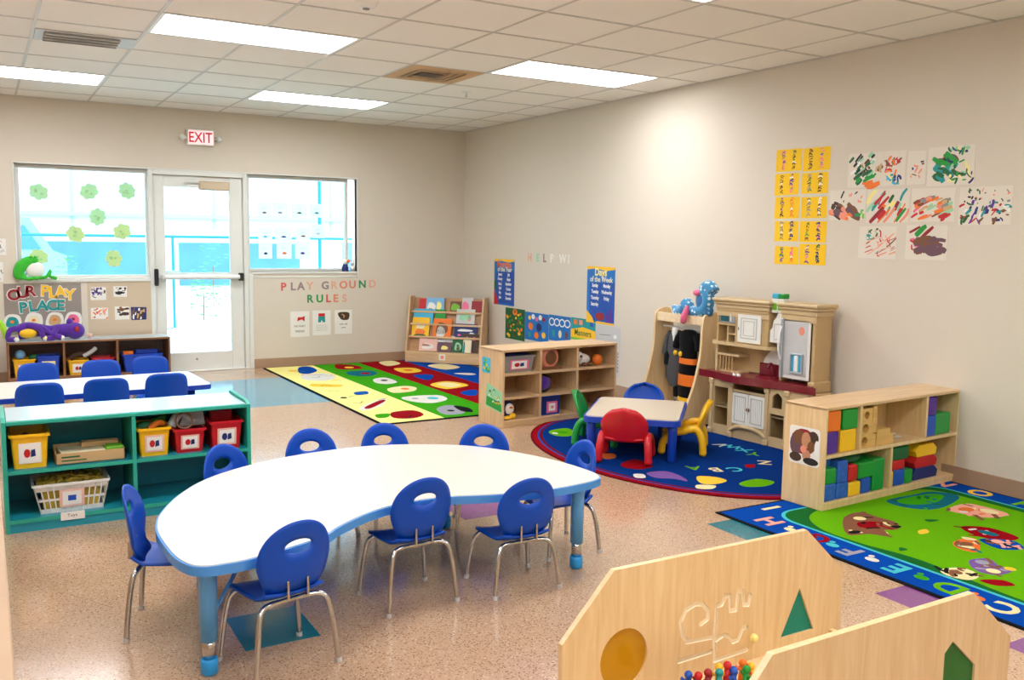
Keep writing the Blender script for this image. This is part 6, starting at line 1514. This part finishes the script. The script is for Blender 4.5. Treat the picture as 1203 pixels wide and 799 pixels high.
obj('tray', MB('birch').box(-.52, -.281, .10, .52, .291, .115).box(-.52, -.281, .0, -.50, .291, .14).box(.50, -.281, 0, .52, .291, .14), t)
pc = ['green', 'orange', 'blue', 'red', 'dkred', 'teal', 'yellow', 'red', 'blue', 'green', 'orange', 'red', 'yellow']
pn = ['green', 'orange', 'blue', 'red', 'dark red', 'teal', 'yellow', 'red', 'blue', 'green', 'orange', 'red', 'yellow']
def pegs():
    seats = {}
    for i in range(13):
        x = -3.36 + .022 * i + rnd.uniform(-.01, .01); y = -7.935 + rnd.uniform(-.04, .03)
        t2 = thing('peg_figure', '%s plastic peg figure in the heap on the tray, %s from left' % (pn[i], ['first', 'second', 'third', 'fourth', 'fifth', 'sixth', 'seventh', 'eighth', 'ninth', 'tenth', 'eleventh', 'twelfth', 'thirteenth'][i]), 'toy figure', (x, y, .1155), 0, 'coloured peg figures on the tray')
        hgt = .036 + .03 * math.sin(PI * (i + .5) / 13) + rnd.uniform(0, .015)
        obj('body', MB(pc[i]).lathe([(0, 0), (.013, 0), (.012, hgt * .5), (.008, hgt), (0, hgt)], (0, 0, 0), 12), t2)
        obj('head', MB(pc[i]).ball((0, 0, hgt + .009), .012), t2)
        a = rnd.uniform(0, 3)
        obj('arm', MB(pc[i]).tube([(-math.cos(a) * .022, -math.sin(a) * .022, hgt * .75 + .012), (0, 0, hgt * .75), (math.cos(a) * .022, math.sin(a) * .022, hgt * .75 + .012)], .005, 8), t2)
pegs()

# ------------------------------------------------------------------ light
w = bpy.data.worlds.new('sky'); scene.world = w; w.use_nodes = True
bg = w.node_tree.nodes['Background']; bg.inputs['Color'].default_value = (.72, .86, 1.0, 1); bg.inputs['Strength'].default_value = 4.2
sl = bpy.data.lights.new('sun', 'SUN'); so = bpy.data.objects.new('sun', sl); COL.objects.link(so); sl.energy = 3.2; sl.angle = R(1); sl.color = (1, .97, .92)
so.rotation_euler = (R(48), 0, R(-15)); so.location = (0, -5, 12)
vs = scene.view_settings
scene.display_settings.display_device = 'sRGB'; vs.view_transform = 'Standard'; vs.look = 'None'; vs.gamma = 1; vs.use_curve_mapping = False; vs.exposure = 0.52
scene.cycles.use_denoising = True
try: scene.cycles.denoiser = 'OPENIMAGEDENOISE'
except Exception: pass
scene.cycles.max_bounces = 8; scene.cycles.diffuse_bounces = 4; scene.cycles.transparent_max_bounces = 12
scene.cycles.sample_clamp_indirect = 8
